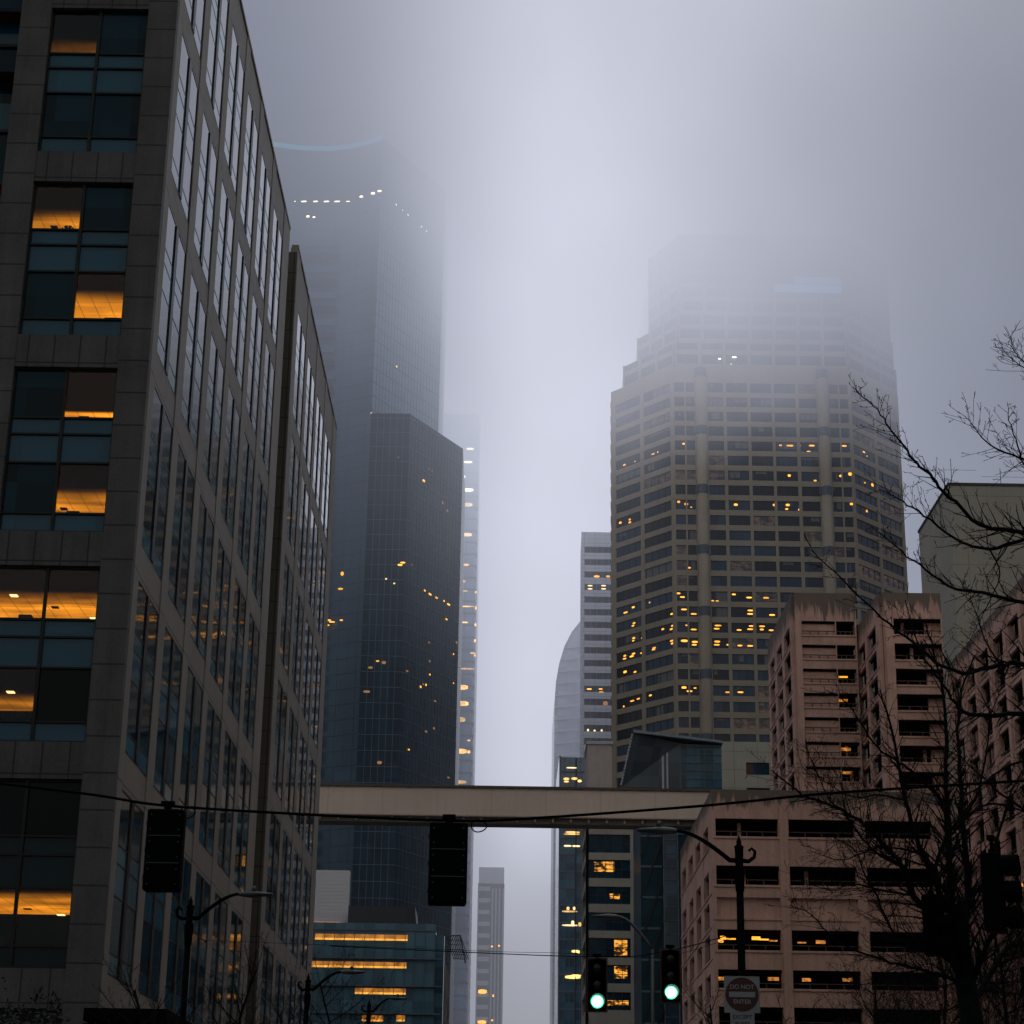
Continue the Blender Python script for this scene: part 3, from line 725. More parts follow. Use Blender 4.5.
# ================================================================== pink concrete buildings on the right
rail = plain('dark_railing', (.10, .075, .065), .8, spec=.1)
def low(zs, d): return [(a-d, b) for a, b in zs]
def deck(root, P0, P1, z0, z1, us, zs, mat, depth=.9, body=None, recess=1.6, blank=(), rails=True, mat2=None, pil=None, rowname='opening'):
    mb = M(); fr = facade(mb, None, P0, P1, z0, z1, us, zs, depth, mat, mat2=mat2)
    L = frame(P0, P1)[1]
    if pil:
        for (ua, ub) in pil: mb.fbox(fr, ua, ub, 0, .22, z0, z1-1.6, mat)
    for (a, b) in zs:
        mb.fbox(fr, 0.02, L-.02, 0.0, .07, a-.22, a-.06, mat)
    mb.build('facade', root)
    for i, (a, b) in enumerate(zs):
        for (ua, ub) in us:
            w = M()
            if i in blank: w.fbox(fr, ua, ub, -.55, -.4, a, b, mat2 or mat); nm = 'infill_panel'
            else:
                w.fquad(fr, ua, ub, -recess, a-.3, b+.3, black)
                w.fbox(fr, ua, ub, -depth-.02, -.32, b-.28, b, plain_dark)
                nm = 'opening'
                if rails and random.random() < .35:
                    pu = ua+random.uniform(.2, .6)*(ub-ua); w.fbox(fr, pu, pu+.35, -recess+.02, -recess+.3, a, b, pink)
                if rails:
                    w.fbox(fr, ua, ub, -.2, -.12, a+.42, a+.52, rail)
                    for q in range(1, 4): w.fbox(fr, ua+(ub-ua)*q/4-.05, ua+(ub-ua)*q/4+.05, -.2, -.12, a, a+.42, rail)
            w.build(nm, root)
    return fr
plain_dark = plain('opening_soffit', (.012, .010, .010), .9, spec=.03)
# parking garage, near
root = thing('parking_garage', 'pink concrete parking garage with long open decks, under the skybridge end', 'building', 'pink concrete buildings')
GX = 19.6
pk1 = pinkst(39.8, 1.6)
gz = [(35.3, 37.0), (30.7, 32.5), (27.6, 29.5), (24.6, 26.5), (21.1, 22.8), (17.6, 19.4), (14.4, 16.2), (11, 12.8), (7.5, 9.3), (4, 5.8)]
gu = [(.35, 6.35), (7.35, 13.7), (14.7, 21.1)]
frG = deck(root, (GX, 190), (GX+22.1, 190), 0, 39.8, gu, gz, pk1, blank=(2,), mat2=pink, pil=[(6.45, 7.25), (13.8, 14.6), (21.2, 22)])
sy = [(1.4+8.3*k, 6.4+8.3*k) for k in range(4)]
deck(root, (GX, 225), (GX, 190.9), 0, 39.8, sy, low(gz, .55), pk1, blank=(), mat2=pink, rails=False, depth=.45, recess=.65)
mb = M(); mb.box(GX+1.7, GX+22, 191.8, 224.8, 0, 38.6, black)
mb.box(GX+22.1, 50.0, 197, 225, 0, 33.8, pink); mb.box(GX+22.1, 50.0, 196.6, 197, 30.6, 33.9, pinkst(33.9, 1.4))
mb.build('recessed_block', root)
def glow(root, fr, lst, mat=lamp_o, n=-.6):
    for (u, z, w, h) in lst:
        m_ = M(); m_.fbox(fr, u-w/2, u+w/2, n-.2, n, z-h/2, z+h/2, mat); m_.build('ceiling_lamp', root)
def gp(x, y, w, h):
    u, z = onplane(700+x/3.16, 724+y/3.16, (GX, 190), (GX+22.1, 190)); return (u, z, w, h)
dull = emit('dull_orange_lamp', (1, .35, .06), .5, .7, 3)
glow(root, frG, [gp(75, 672, .5, .3), (*gp(92, 676, 1.4, .12),), gp(68, 683, .5, .25), gp(180, 674, .8, .3), gp(205, 678, .9, .12), gp(135, 480, .25, .3)], lamp_o)
glow(root, frG, [gp(325, 688, .8, .12), gp(385, 686, .9, .3), gp(235, 682, .8, .12), gp(80, 802, 1.2, .3), gp(165, 803, .9, .3), gp(235, 803, 1.0, .3), gp(340, 806, .8, .3), gp(470, 806, .9, .3)], dull)
# upper pink block
root = thing('office_building', 'pink concrete block with stained parapet rising behind the parking garage', 'building', 'pink concrete buildings')
pk2 = pinkst(73.8, 3.2)
lz = [(70.2-3.03*k-1.75, 70.2-3.03*k) for k in range(0, 22)]
deck(root, (35.1, 236), (42.6, 236), 0, 73.8, [(.75, 4.9), (5.0, 7.3)], lz, pk2, mat2=pink, blank=(), rails=True, pil=[(.0, .7)])
mb = M(); fr, L = frame((35.1, 236), (42.6, 236))
for (a, b) in lz: mb.fbox(fr, .75, 4.9, -.7, -.45, a, b-.25, pink)
mb.build('infill_panel', root)
frL = deck(root, (34.7, 259), (34.7, 236.9), 0, 73.8, [(1.5, 6.2), (8.2, 13.2), (15.2, 20.6)], low(lz, .55), pk2, mat2=pink, rails=False, depth=.45, recess=.65)
mb = M(); mb.box(36.4, 42.4, 237.8, 258.8, 0, 73.0, black); mb.build('core', root)
glow(root, fr, [(onplane(740+x/3.605, 460+y/3.605, (35.1, 236), (42.6, 236)))+(w, h) for x, y, w, h in ((375, 777, 1.1, .18),)], lamp_o)
glow(root, fr, [(onplane(740+x/3.605, 460+y/3.605, (35.1, 236), (42.6, 236)))+(w, h) for x, y, w, h in ((375, 862, 1.1, .3),)] + [(onplane(700+x/3.16, 724+y/3.16, (35.1, 236), (42.6, 236)))+(w, h) for x, y, w, h in ((463, 76, 1.2, .35), (465, 150, 1.2, .3))], dull)
# nearer pink wing
root = thing('office_building', 'pink concrete stair wing with dark stained top, right of the stained-parapet block', 'building', 'pink concrete buildings')
pk3 = pinkst(69.7, 2.2)
pz = [(66.6-3.0*k-1.9, 66.6-3.0*k) for k in range(0, 21)]
frP = deck(root, (43.3, 222), (50.0, 222), 0, 69.7, [(1.1, 6.6)], pz, pk3, mat2=pink, rails=True, pil=[(.1, 1.0)])
deck(root, (42.8, 238), (42.8, 222.9), 0, 69.7, [(1.2, 6.0), (7.6, 13.2)], low(pz, .4), pk3, mat2=pink, rails=False, depth=.45, recess=.65)
mb = M(); mb.box(44.6, 49.9, 223.8, 236, 0, 68.9, black); mb.box(48.2, 50.0, 223, 236, 0, 69.3, pink); mb.build('core', root)
glow(root, frP, [(onplane(740+534/3.605, 460+668/3.605, (43.3, 222), (50, 222)))+(.35, .3), (onplane(700+669/3.16, 724+130/3.16, (43.3, 222), (50, 222)))+(.6, .4)], emit('white_lamp', (1, .8, .55), 7))
# right-hand wing along the street
root = thing('office_building', 'pink concrete wing seen steeply from its side at the right edge', 'building', 'pink concrete buildings')
pk4 = pinkst(60.6, 1.5)
nz = [(57.8-3.35*k-2.6, 57.8-3.35*k) for k in range(0, 17)]
frN = deck(root, (50.1, 221), (50.1, 140), 0, 60.6, [(2.2+6.4*k, 7.2+6.4*k) for k in range(12)], nz, pk4, depth=.55, recess=.75, mat2=pink, rails=True, pil=[(.8+6.4*k, 1.9+6.4*k) for k in range(12)])
mb = M(); mb.box(51.9, 80, 140, 220.8, 0, 59.4, pink); mb.build('core', root)
root = thing('office_building', 'unseen pink concrete block across the street, added to shade the granite building', 'building', 'pink concrete buildings')  # block out of view, added to cut side light low on the granite
oz = [(38-3.6*k-2.0, 38-3.6*k) for k in range(10)]
deck(root, (37, 127), (37, 25), 0, 43, [(2+10*k, 10+10*k) for k in range(10)], oz, pinkst(43, 1.5), mat2=pink, rails=False)
mb = M(); mb.box(38.7, 60, 25, 127, 0, 42, pink); mb.build('core', root)
# concrete tower
root = thing('concrete_tower', 'windowless grey concrete tower behind the bare branches at right', 'building')
mb = M(); gc = concrete('grey_concrete', (.37, .35, .29), .14, .15, joints=(60, 5.6)); mb.box(67.6, 112, 290, 313.2, 0, 108.1, gc); mb.build('wall', root)
mb = M(); mb.box(67.45, 112.1, 289.85, 313.4, 108.1, 108.5, concrete('dark_coping', (.08, .08, .075), .1)); mb.build('coping', root)
mb = M()
for (px, hh) in ((952, 10.5), (1001, 8)):
    p = aY(px, 485, 295); mb.tube([(p.x, 295, 107.7), (p.x, 295, 108.1+hh*.6)], .06, greymetal, 4)
    mb.tube([(p.x-3, 295, 108.1+hh*.42), (p.x+4, 295, 108.1+hh*.42)], .03, greymetal, 3)
mb.build('antenna', root)

# ================================================================== skybridge
root = thing('skybridge', 'long enclosed beige skybridge crossing high over the street', 'skybridge')
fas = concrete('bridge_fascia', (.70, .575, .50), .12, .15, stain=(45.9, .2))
mb = M(); mb.box(-46, 25.5, 221, 224.6, 42.55, 45.75, fas); mb.build('fascia', root)
mb = M(); mb.box(-46, 25.5, 220.8, 224.8, 45.75, 46.0, concrete('bridge_coping', (.12, .105, .095), .2)); mb.build('coping', root)
mb = M(); br = plain('bridge_joint', (.45, .37, .32), .8)
for k in range(12): mb.box(-44.5+6.1*k, -44.46+6.1*k, 220.985, 221, 42.6, 45.7, br)
mb.box(-46, 25.5, 220.95, 221, 42.55, 42.68, br); mb.build('panel_joint', root)['kind'] = 'stuff'
mb = M()
for k in range(36): mb.box(-45+2*k, -44.8+2*k, 221.2, 224.4, 42.05, 42.5, br)
mb.build('floor_beam', root)['kind'] = 'stuff'
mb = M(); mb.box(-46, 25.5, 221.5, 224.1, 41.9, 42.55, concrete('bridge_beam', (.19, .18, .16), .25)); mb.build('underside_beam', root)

# ================================================================== glass building with lit floors (lower left) and neighbours
root = thing('glass_building', 'low blue glass office building with long strips of orange-lit ceiling', 'building')
mb = M()
qz = [41.25, 37.0, 32.9, 28.83, 24.8, 20.7, 16.6, 12.5]
qx0, qx1, qy = -34, -10.7, 310
qg = glass('blue_curtain_wall', (.07, .15, .20), .1, .6, .03, (1.55, 2.05), .25)
mb.box(qx0, qx1, qy, 335, 0, 41.25, qg); mb.box(qx0, qx1+.1, qy-.15, qy, 41.15, 41.35, mull)
mb.build('curtain_wall', root)
mb = M(); fr, L = frame((qx0, qy), (qx1, qy))
for z in qz[1:]: mb.fbox(fr, 0, L+1.1, .0, .5, z-.12, z+.08, mull)
for k in range(15): mb.fbox(fr, L-1.55*k-.05, L-1.55*k+.03, 0, .12, 0, 42.4, mull)
mb.fbox(fr, 0, L, .02, .06, 41.35, 42.3, qg)
mb.build('mullion_grid', root)
for (x0, x1, y, kx) in ((150, 545, 650, 0), (122, 540, 767, 1), (320, 537, 882, 2), (350, 440, 999, 3), (497, 533, 999, 3)):
    a = onplane(280+x0/4.27, 784+y/4.27, (qx0, qy), (qx1, qy)); b = onplane(280+x1/4.27, 784+y/4.27, (qx0, qy), (qx1, qy))
    s = M(); s.fquad(fr, a[0], b[0], .03, a[1]-.42, a[1]+.42, litstrip if 'litstrip' in globals() else None) if False else None
    s = M()
    if 'ls' not in globals(): ls = emit('lit_ceiling_strip', (1.0, .36, .05), .38, .6, .5); ls2 = emit('lit_ceiling_edge', (1.0, .42, .05), 1.15, .3, .8)
    s.fquad(fr, a[0], b[0], .03, a[1]-.45, a[1]+.4, ls); s.fquad(fr, a[0], b[0], .04, a[1]-.5, a[1]-.22, ls2)
    s.build('lit_ceiling', root)
mb = M(); 
wallm = concrete('pale_side_wall', (.25, .23, .2), .2, .3)
facade(mb, None, (-9.6, 312), (-9.3, 345), 0, 38, [(4+7*k, 8+7*k) for k in range(4)], [(30-4.1*k, 33-4.1*k) for k in range(7)], .5, wallm)
mb.box(qx1, -9.75, 312, 345, 0, 37.6, wallm)
mb.build('side_wall', root)
mb = M()
for k in range(9): mb.tube([(-9.2+.28*k, 313, 41-.0*k), (-7.9+.28*k, 313, 37.4)], .07, alu, 4)
for k in range(6): mb.tube([(-9.2-.0+.26*k, 313, 41-.7*k), (-6.9+.26*k*.5, 313, 41-.72*k)], .06, alu, 4)
mb.tube([(-9.4, 313, 41.0), (-7.0, 313, 41.0)], .14, greymetal, 4); mb.tube([(-7.0, 313, 41.0), (-6.1, 313, 36.8)], .16, greymetal, 4)
mb.build('sun_louvre', root)
mb = M(); mb.box(-10.7, -9.4, 311, 313, 20, 40.8, teal_glass); mb.build('corner_glazing', root)
root = thing('plant_room', 'pale ribbed box with an orange glow at its foot behind the low glass building', 'building')
mb = M(); rib = concrete('ribbed_panel', (.66, .65, .66), .05, .1); mb.box(-45, -27.4, 350, 352, 0, 56.6, rib)
fr, L = frame((-45, 350), (-27.4, 350))
for k in range(22): mb.fbox(fr, 0, L, 0, .03, 43+k*.62, 43.04+k*.62, rib)
mb.build('ribbed_wall', root)
mb = M(); mb.fquad(fr, 2, L-1.3, .15, 46.3, 47.6, litpane('glow_band', (1, .42, .16), .45, .12, .3)); mb.build('glow_band', root)  # orange reflection on the ribbed wall painted as an emissive sheet
root = thing('plant_room', 'dark slate box with a sloping side behind the low glass building', 'building')
mb = M(); mb.hexa([(-27, 345, 30), (-13.6, 345, 30), (-13.6, 356, 30), (-27, 356, 30), (-27, 345, 49.8), (-15.6, 345, 49.8), (-15.6, 356, 49.8), (-27, 356, 49.8)], glass('slate_cladding', (.03, .036, .042), .3, .4, .02, (4, 9), .2))
mb.box(-27, -13.6, 345.2, 356, 0, 30, alu); mb.build('wall', root)

# ================================================================== street lamps
def street_lamp(label, X, Y, H, arm, side, ang=0, classic=True, thick=.085, mat=None, drop=0.0):
    mat = mat or blackmetal
    r = thing('street_lamp', label, 'street lamp', 'street lamps', (X, Y, .14))
    mb = M()
    mb.lathe([(.28, 0), (.28, .5), (.2, .6), (thick*1.5, .8), (thick*1.15, 2.2), (thick, H*.6), (thick*.9, H-1.0)], mat, 12); mb.build('pole', r, True)
    if classic:
        mb = M(); mb.lathe([(thick*1.05, H-1.0), (thick*1.35, H-.6), (thick*1.35, H-.5), (thick*1.0, H-.45), (thick*1.1, H-.1), (thick*1.25, H-.05), (.05, H), (.06, H+.06), (.03, H+.12), (0.01, H+.2)], mat, 12); mb.build('finial', r, True)
        mb = M(); s = -side
        mb.tube([(0, 0, H-.34), (s*.2, 0, H-.36), (s*.32, 0, H-.27), (s*.34, 0, H-.15), (s*.27, 0, H-.08), (s*.21, 0, H-.14)], [.05, .045, .04, .035, .03, .03], mat, 6); mb.build('scroll', r, True)
        pts = [(0, 0, H-.34), (side*.2, 0, H-.34)]
        for q in range(1, 9):
            t = q/8; pts.append((side*(.2+(arm-.2)*t), 0, H-.34+.62*math.sin(t*math.pi/2)))
    else:
        pts = []
        for q in range(9):
            t = q/8; pts.append((side*arm*t, 0, H-1.0+1.0*math.sin(t*math.pi/2)))
    mb = M(); mb.tube(pts, [.055-.02*i/len(pts) for i in range(len(pts))], mat, 8); mb.build('arm', r, True)
    e = Vector(pts[-1])
    mb = M(); L = .62
    prof = [(0, .05, .05), (.12, .09, .07), (.35, .13, .09), (.55, .15, .06), (.80, .11, .04), (.86, .03, .02)]
    k = mb.mid(greymetal); i0 = len(mb.v)
    for (d, w, h) in prof:
        for j in range(10):
            a = 2*math.pi*j/10; mb.v.append((e.x+side*(d-.1), w*math.cos(a), e.z+h*math.sin(a)-.01))
    for a in range(len(prof)-1):
        for j in range(10):
            j2 = (j+1) % 10; mb.f.append((i0+a*10+j, i0+a*10+j2, i0+(a+1)*10+j2, i0+(a+1)*10+j)); mb.mi.append(k)
    mb.f.append(tuple(i0+j for j in range(10))); mb.mi.append(k); mb.f.append(tuple(i0+(len(prof)-1)*10+j for j in range(10))); mb.mi.append(k)
    mb.build('luminaire', r, True)
    if classic:
        mb = M(); mb.lathe([(.06, e.z+.07), (.06, e.z+.17), (.01, e.z+.2)], greymetal, 8, c=(e.x+side*.28, 0, 0)); mb.build('photocell', r, True)
    return r
p = aY(739, 850, 42.5); street_lamp('black street lamp with scroll bracket on the pole carrying the do-not-enter sign', p.x, 42.5, p.z-.02, 1.42, -1)
p = aY(652, 935, 63); street_lamp('thin grey street lamp standing between the two green traffic lights', p.x, 63, p.z+.42, 1.12, -1, classic=False, thick=.06, mat=greymetal)
p = aY(190, 912, 50); street_lamp('black street lamp in front of the granite office building, arm reaching right', p.x, 50, p.z+.05, 1.28, 1)
p = aY(308, 985, 70); street_lamp('black street lamp before the low glass building, taller of its pair', p.x, 70, p.z+.05, 1.2, 1)
p = aY(369, 1008, 96); street_lamp('small distant street lamp right of the taller one by the low glass building', p.x, 96, p.z+.05, 1.05, 1)

# ================================================================== traffic signals
lens_off = plain('unlit_lens', (.012, .012, .010), .15)
def lens_mat():
    mt, g, b = newmat('green_lens')
    tc = g.n('ShaderNodeTexCoord'); x, y, z = g.xyz(tc.outputs['Object'])
    r = g.m('SQRT', g.m('ADD', g.m('MULTIPLY', x, x), g.m('MULTIPLY', z, z)))
    k = g.mr(r, .085, .135, 0, 1, True)
    b.inputs['Base Color'].default_value = (0, .05, .03, 1)
    g.link(g.mix(k, (.55, 1.0, .80, 1), (0.0, .55, .22, 1)), b.inputs['Emission Color'])
    g.link(g.mr(k, 0, 1, 6.0, 3.0), b.inputs['Emission Strength'])
    return mt
green_lens = lens_mat()
sig_edge = plain('signal_housing_edge', (.06, .022, .015), .5)
amber = emit('amber_glint', (1, .34, .04), .9)
visor_in = plain('visor_halo', (.10, .13, .11), .5)  # paler visor for the green light, its halo put into the colour
seam_mat = plain('seam_metal', (.035, .045, .055), .5)
def signal(label, loc, rz, lit=False, amb=False, wire_h=.25, h=1.07, w=.38):
    r = thing('traffic_signal', label, 'traffic light', 'traffic signals', loc, rz)
    mb = M(); mb.box(-w/2, w/2, -.10, .16, -h/2, h/2, blackmetal); mb.build('housing', r, bevel=.035)
    if lit:
        mb = M(); mb.box(-w/2-.035, w/2+.035, -.03, -.005, -h/2-.035, h/2+.035, sig_edge); mb.build('backplate', r)
    s = h/3
    for i in range(3):
        zc_ = h/2-s*(i+.5)
        g_ = lit and i == 2
        mb = M(); mb.lathe([(.14, .0), (.13, .03), (.09, .045), (.01, .05)], green_lens if g_ else lens_off, 24, 'y', (0, 0, 0)); o = mb.build('lens', r, True); o.location = (0, -.10, zc_)
        # visor: open tube, cut away below
        mb = M(); k = mb.mid(visor_in if g_ else blackmetal); i0 = len(mb.v); n = 18
        for j in range(n+1):
            a = math.radians(-50+280*j/n)
            for (rr, y) in ((.152, -.10), (.152, -.33), (.160, -.33), (.160, -.10)):
                mb.v.append((rr*math.cos(a), y, rr*math.sin(a)+zc_))
        for j in range(n):
            for q in range(3):
                a = i0+j*4+q; mb.f.append((a, a+4, a+5, a+1)); mb.mi.append(k)
        mb.build('visor', r, True)
    if not lit:
        mb = M(); sm = seam_mat
        for i in (1, 2): mb.box(-w/2+.03, w/2-.03, .158, .166, h/2-s*i-.006, h/2-s*i+.006, sm)
        for i in range(3):
            for sx in (-1, 1):
                for dz in (-.1, .1): mb.lathe([(.011, 0), (.011, .012)], sm, 8, 'y', (sx*(w/2-.06), .17, h/2-s*(i+.5)+dz))
            mb.box(w/2-.002, w/2+.018, .02, .06, h/2-s*(i+.5)-.03, h/2-s*(i+.5)+.03, sm)
        mb.build('latch', r)
    mb = M(); mb.tube([(0, .02, h/2-.02), (0, .02, h/2+.07)], .05, blackmetal, 8); mb.tube([(0, .02, h/2+.05), (0, .02, h/2+wire_h)], .025, blackmetal, 6)
    mb.box(-.09, .09, -.03, .07, h/2+wire_h-.06, h/2+wire_h, blackmetal); mb.build('hanger', r)
    if amb:
        mb = M(); mb.box(amb[0]-.03, amb[0]+.03, -.36, -.35, amb[1]-.02, amb[1]+.02, amber); mb.build('reflection_glint', r)
    return r
p = aY(165, 851, 27); signal('dark traffic signal hung from the wire in front of the granite office building', p, math.pi, wire_h=.12, w=.5, h=1.1)
p = aY(448, 864.5, 27); signal('dark traffic signal hung from the wire below the middle of the skybridge', p, math.pi+.03, wire_h=.12, w=.52, h=1.1)
p = aY(597, 985, 43.5); signal('lit green traffic light in front of the beige mid-rise, lower of the two', p, .0, True, wire_h=.12)
p = aY(670.5, 976, 43.5); signal('lit green traffic light before the pink garage corner, higher of the two', p, .0, True, wire_h=.12)
p = aY(996, 893, 27.5); signal('unlit traffic signal among the branches at the right edge, the larger one', p, 1.15, amb=(.05, .1))
p = aY(934, 925, 33.5); signal('unlit traffic signal hanging before the tree trunk, the smaller one', p, 1.1, amb=(.05, .05), w=.32, h=1.0)
# span wires
def cable(name, pts, r, label, cat='cable'):
    mb = M(); P = [Vector(q) for q in pts]; out = []
    for i in range(len(P)-1):
        p0, p1, p2, p3 = P[max(i-1, 0)], P[i], P[i+1], P[min(i+2, len(P)-1)]
        for k in range(8):
            t = k/8
            out.append(.5*((2*p1)+(p2-p0)*t+(2*p0-5*p1+4*p2-p3)*t*t+(3*p1-p0-3*p2+p3)*t**3))
    out.append(P[-1]); mb.tube(out, r, blackmetal, 6); return tag(mb.build(name, None, True), label, cat)
o = cable('span_wire', [aY(x, y, 27) for x, y in ((-130, 768), (80, 793), (165, 805.5), (318, 815), (450, 820.5), (520, 819), (700, 806), (820, 794), (940, 786), (1100, 776))], .019, 'thick black span wire crossing the whole view below the skybridge')
def loop(px, py, w, label):
    c = aY(px, py, 27); mb = M(); pts = []
    for k in range(26):
        a = k*2*math.pi/25+1.6; pts.append((c.x+w*math.cos(a), c.y+.04*math.sin(2*a), c.z+w*.78*math.sin(a)))
    mb.tube(pts, .009, blackmetal, 5); return tag(mb.build('cable_loop', None, True), label, 'cable', 'loops of spare cable on the wire')
loop(188, 812.5, .10, 'loop of spare cable on the wire over the granite building')
loop(479, 826, .105, 'loop of spare cable right of the signal below the skybridge')
cable('signal_wire', [aY(x, y, 43.5) for x, y in ((330, 946), (597, 957), (670, 950), (705, 942), (739, 932))], .010, 'black wire holding the two green traffic lights, tied to the lamp pole')
cable('overhead_wire', [aY(x, y, 55) for x, y in ((200, 940), (479, 951), (560, 953), (660, 957), (739, 935.5))], .006, 'thin overhead wire crossing the sky gap low down')
pole = M(); q = aY(-130, 768, 27); pole.lathe([(.2, 0), (.2, .4), (.14, .5), (.1, q.z+.4)], blackmetal, 12, c=(q.x, 27, .0)); tag(pole.build('signal_pole', None, True), 'black pole carrying the left end of the span wire', 'pole')
pole = M(); q = aY(1100, 776, 27); pole.lathe([(.2, 0), (.2, .4), (.14, .5), (.1, q.z+.4)], blackmetal, 12, c=(q.x, 27, .0)); tag(pole.build('signal_pole', None, True), 'black pole carrying the right end of the span wire', 'pole')

# ================================================================== signs on the lamp pole
def text(body, size, mat, loc, parent):
    cu = bpy.data.curves.new('lettering', 'FONT'); cu.body = body; cu.size = size; cu.align_x = 'CENTER'; cu.align_y = 'CENTER'; cu.extrude = .001; cu.offset = size*.018
    t = bpy.data.objects.new('lettering', cu); COL.objects.link(t)
    dg = bpy.context.evaluated_depsgraph_get(); me = bpy.data.meshes.new_from_object(t.evaluated_get(dg))
    bpy.data.objects.remove(t); o = bpy.data.objects.new('lettering', me); COL.objects.link(o)
    me.materials.clear(); me.materials.append(mat)
    o.rotation_euler = (math.pi/2, 0, 0); o.location = loc; o.parent = parent; return o
c = aY(742, 994.5, 42.2)
r = thing('road_sign', 'do-not-enter sign, dark red disc on a square white plate on the lamp pole', 'road sign', None, c)
mb = M(); mb.box(-.37, .37, -.004, .004, -.37, .37, whitesign); mb.build('plate', r)
mb = M(); mb.lathe([(.345, .005), (.345, .009)], redsign, 40, 'y'); mb.build('disc', r)
mb = M(); mb.box(-.27, .27, -.013, -.010, -.055, .055, whitesign); mb.build('bar', r)
text('DO NOT', .125, whitesign, (0, -.0105, .15), r); text('ENTER', .125, whitesign, (0, -.0105, -.15), r)
c2 = aY(742.5, 1021, 42.2)
r = thing('road_sign', 'small white EXCEPT BUSES plate below the do-not-enter sign', 'road sign', None, c2)
mb = M(); mb.box(-.25, .25, -.004, .004, -.17, .17, whitesign); mb.build('plate', r)
bt = plain('sign_black', (.02, .02, .025), .5)
text('EXCEPT', .115, bt, (0, -.006, .075), r); text('BUSES', .115, bt, (0, -.006, -.065), r)

# ================================================================== bare trees
def sub(mb, p, d, L, r, lvl, mat, dens=1.0):
    """a twig with side twigs"""
    n = 4 if lvl > 0 else 3; pts = [p.copy()]; rr = [r]; cur = p.copy(); dd = d.normalized()
    for i in range(n):
        dd = (dd+Vector((random.uniform(-1, 1), random.uniform(-1, 1), random.uniform(-.7, 1)))*.16).normalized()
        cur = cur+dd*(L/n); pts.append(cur.copy()); rr.append(max(.0035, r*(1-.75*(i+1)/n)))
    mb.tube(pts, rr, mat, 4 if r > .015 else 3, False)
    if lvl <= 0: return
    k = max(2, int(L*dens*random.uniform(3.0, 4.6)))
    for j in range(k):
        t = (j+random.random())/k*.85+.12; i = min(n-1, int(t*n)); q = pts[i].lerp(pts[i+1], t*n-i)
        ax = (pts[i+1]-pts[i]).normalized(); side = ax.orthogonal().normalized()
        side = Matrix.Rotation(random.uniform(0, 6.28), 3, ax) @ side
        nd = ax*random.uniform(.5, .9)+side*random.uniform(.6, 1.0)+Vector((0, 0, .18))
        sub(mb, q, nd, L*random.uniform(.22, .5)*(1-.4*t), max(.0035, r*.5*(1-.5*t)), lvl-1, mat, dens)
def limb(mb, pts, r0_, r1_, twigs, tl, mat, lvl=2, dens=1.0):
    P = [Vector(q) for q in pts]; out = []; n = len(P)
    for i in range(n-1):
        p0, p1, p2, p3 = P[max(i-1, 0)], P[i], P[i+1], P[min(i+2, n-1)]
        for k in range(4):
            t = k/4; out.append(.5*((2*p1)+(p2-p0)*t+(2*p0-5*p1+4*p2-p3)*t*t+(3*p1-p0-3*p2+p3)*t**3))
    out.append(P[-1]); N = len(out)
    L = sum((out[i+1]-out[i]).length for i in range(N-1))
    for i in range(1, N-1): out[i] += Vector([random.gauss(0, L*.0022) for _ in range(3)])
    rad = [r0_+(r1_-r0_)*(i/(N-1))**.8 for i in range(N)]
    mb.tube(out, rad, mat, 7 if r0_ > .04 else 5)
    for j in range(twigs):
        t = (j+random.random())/twigs*.93+.05; f = t*(N-1); i = int(f); q = out[i].lerp(out[min(i+1, N-1)], f-i)
        ax = (out[min(i+1, N-1)]-out[i]).normalized(); side = Matrix.Rotation(random.uniform(0, 6.28), 3, ax) @ ax.orthogonal().normalized()
        nd = ax*random.uniform(.5, 1)+side*random.uniform(.6, 1.0)+Vector((0, 0, .2))
        sub(mb, q, nd, tl*random.uniform(.4, 1.25)*(1.15-.6*t), max(.005, rad[i]*.42), lvl, mat, dens)
TWK = 3.0
def tree_px(label, Yb, trunk, limbs, tr, seed, tl=.8):
    """a tree whose limbs follow measured outlines; each limb swings towards or away from the street in depth"""
    random.seed(seed)
    base = Vector((trunk[0][0], trunk[0][1], .0))
    root = thing('bare_tree', label, 'tree', 'bare winter trees', tuple(base))
    tm = M(); pts = [Vector(q)-base for q in trunk]; N = len(pts); tm.tube(pts, [tr[0]+(tr[1]-tr[0])*i/(N-1) for i in range(N)], bark, 12); tm.build('trunk', root, True)
    mb = M()
    for (pl, r0_, r1_, tw, dy0, dy1) in limbs:
        n = len(pl); w = []
        for i, (x, y) in enumerate(pl):
            t = i/(n-1); w.append(aY(x, y, Yb+dy0+(dy1-dy0)*t)-base)
        limb(mb, w, r0_*.8, r1_*.8, int(tw*(TWK if seed == 11 else 1.6)), tl, bark)
    mb.build('crown', root, True)
Y1 = 34.0
b1 = aY(972, 1024, Y1)
tr1 = [(b1.x, Y1, 0), (b1.x-.02, Y1, 2.0), tuple(aY(972, 1024, Y1)), tuple(aY(966, 985, Y1)), tuple(aY(961, 945, Y1)), tuple(aY(960, 905, Y1))]
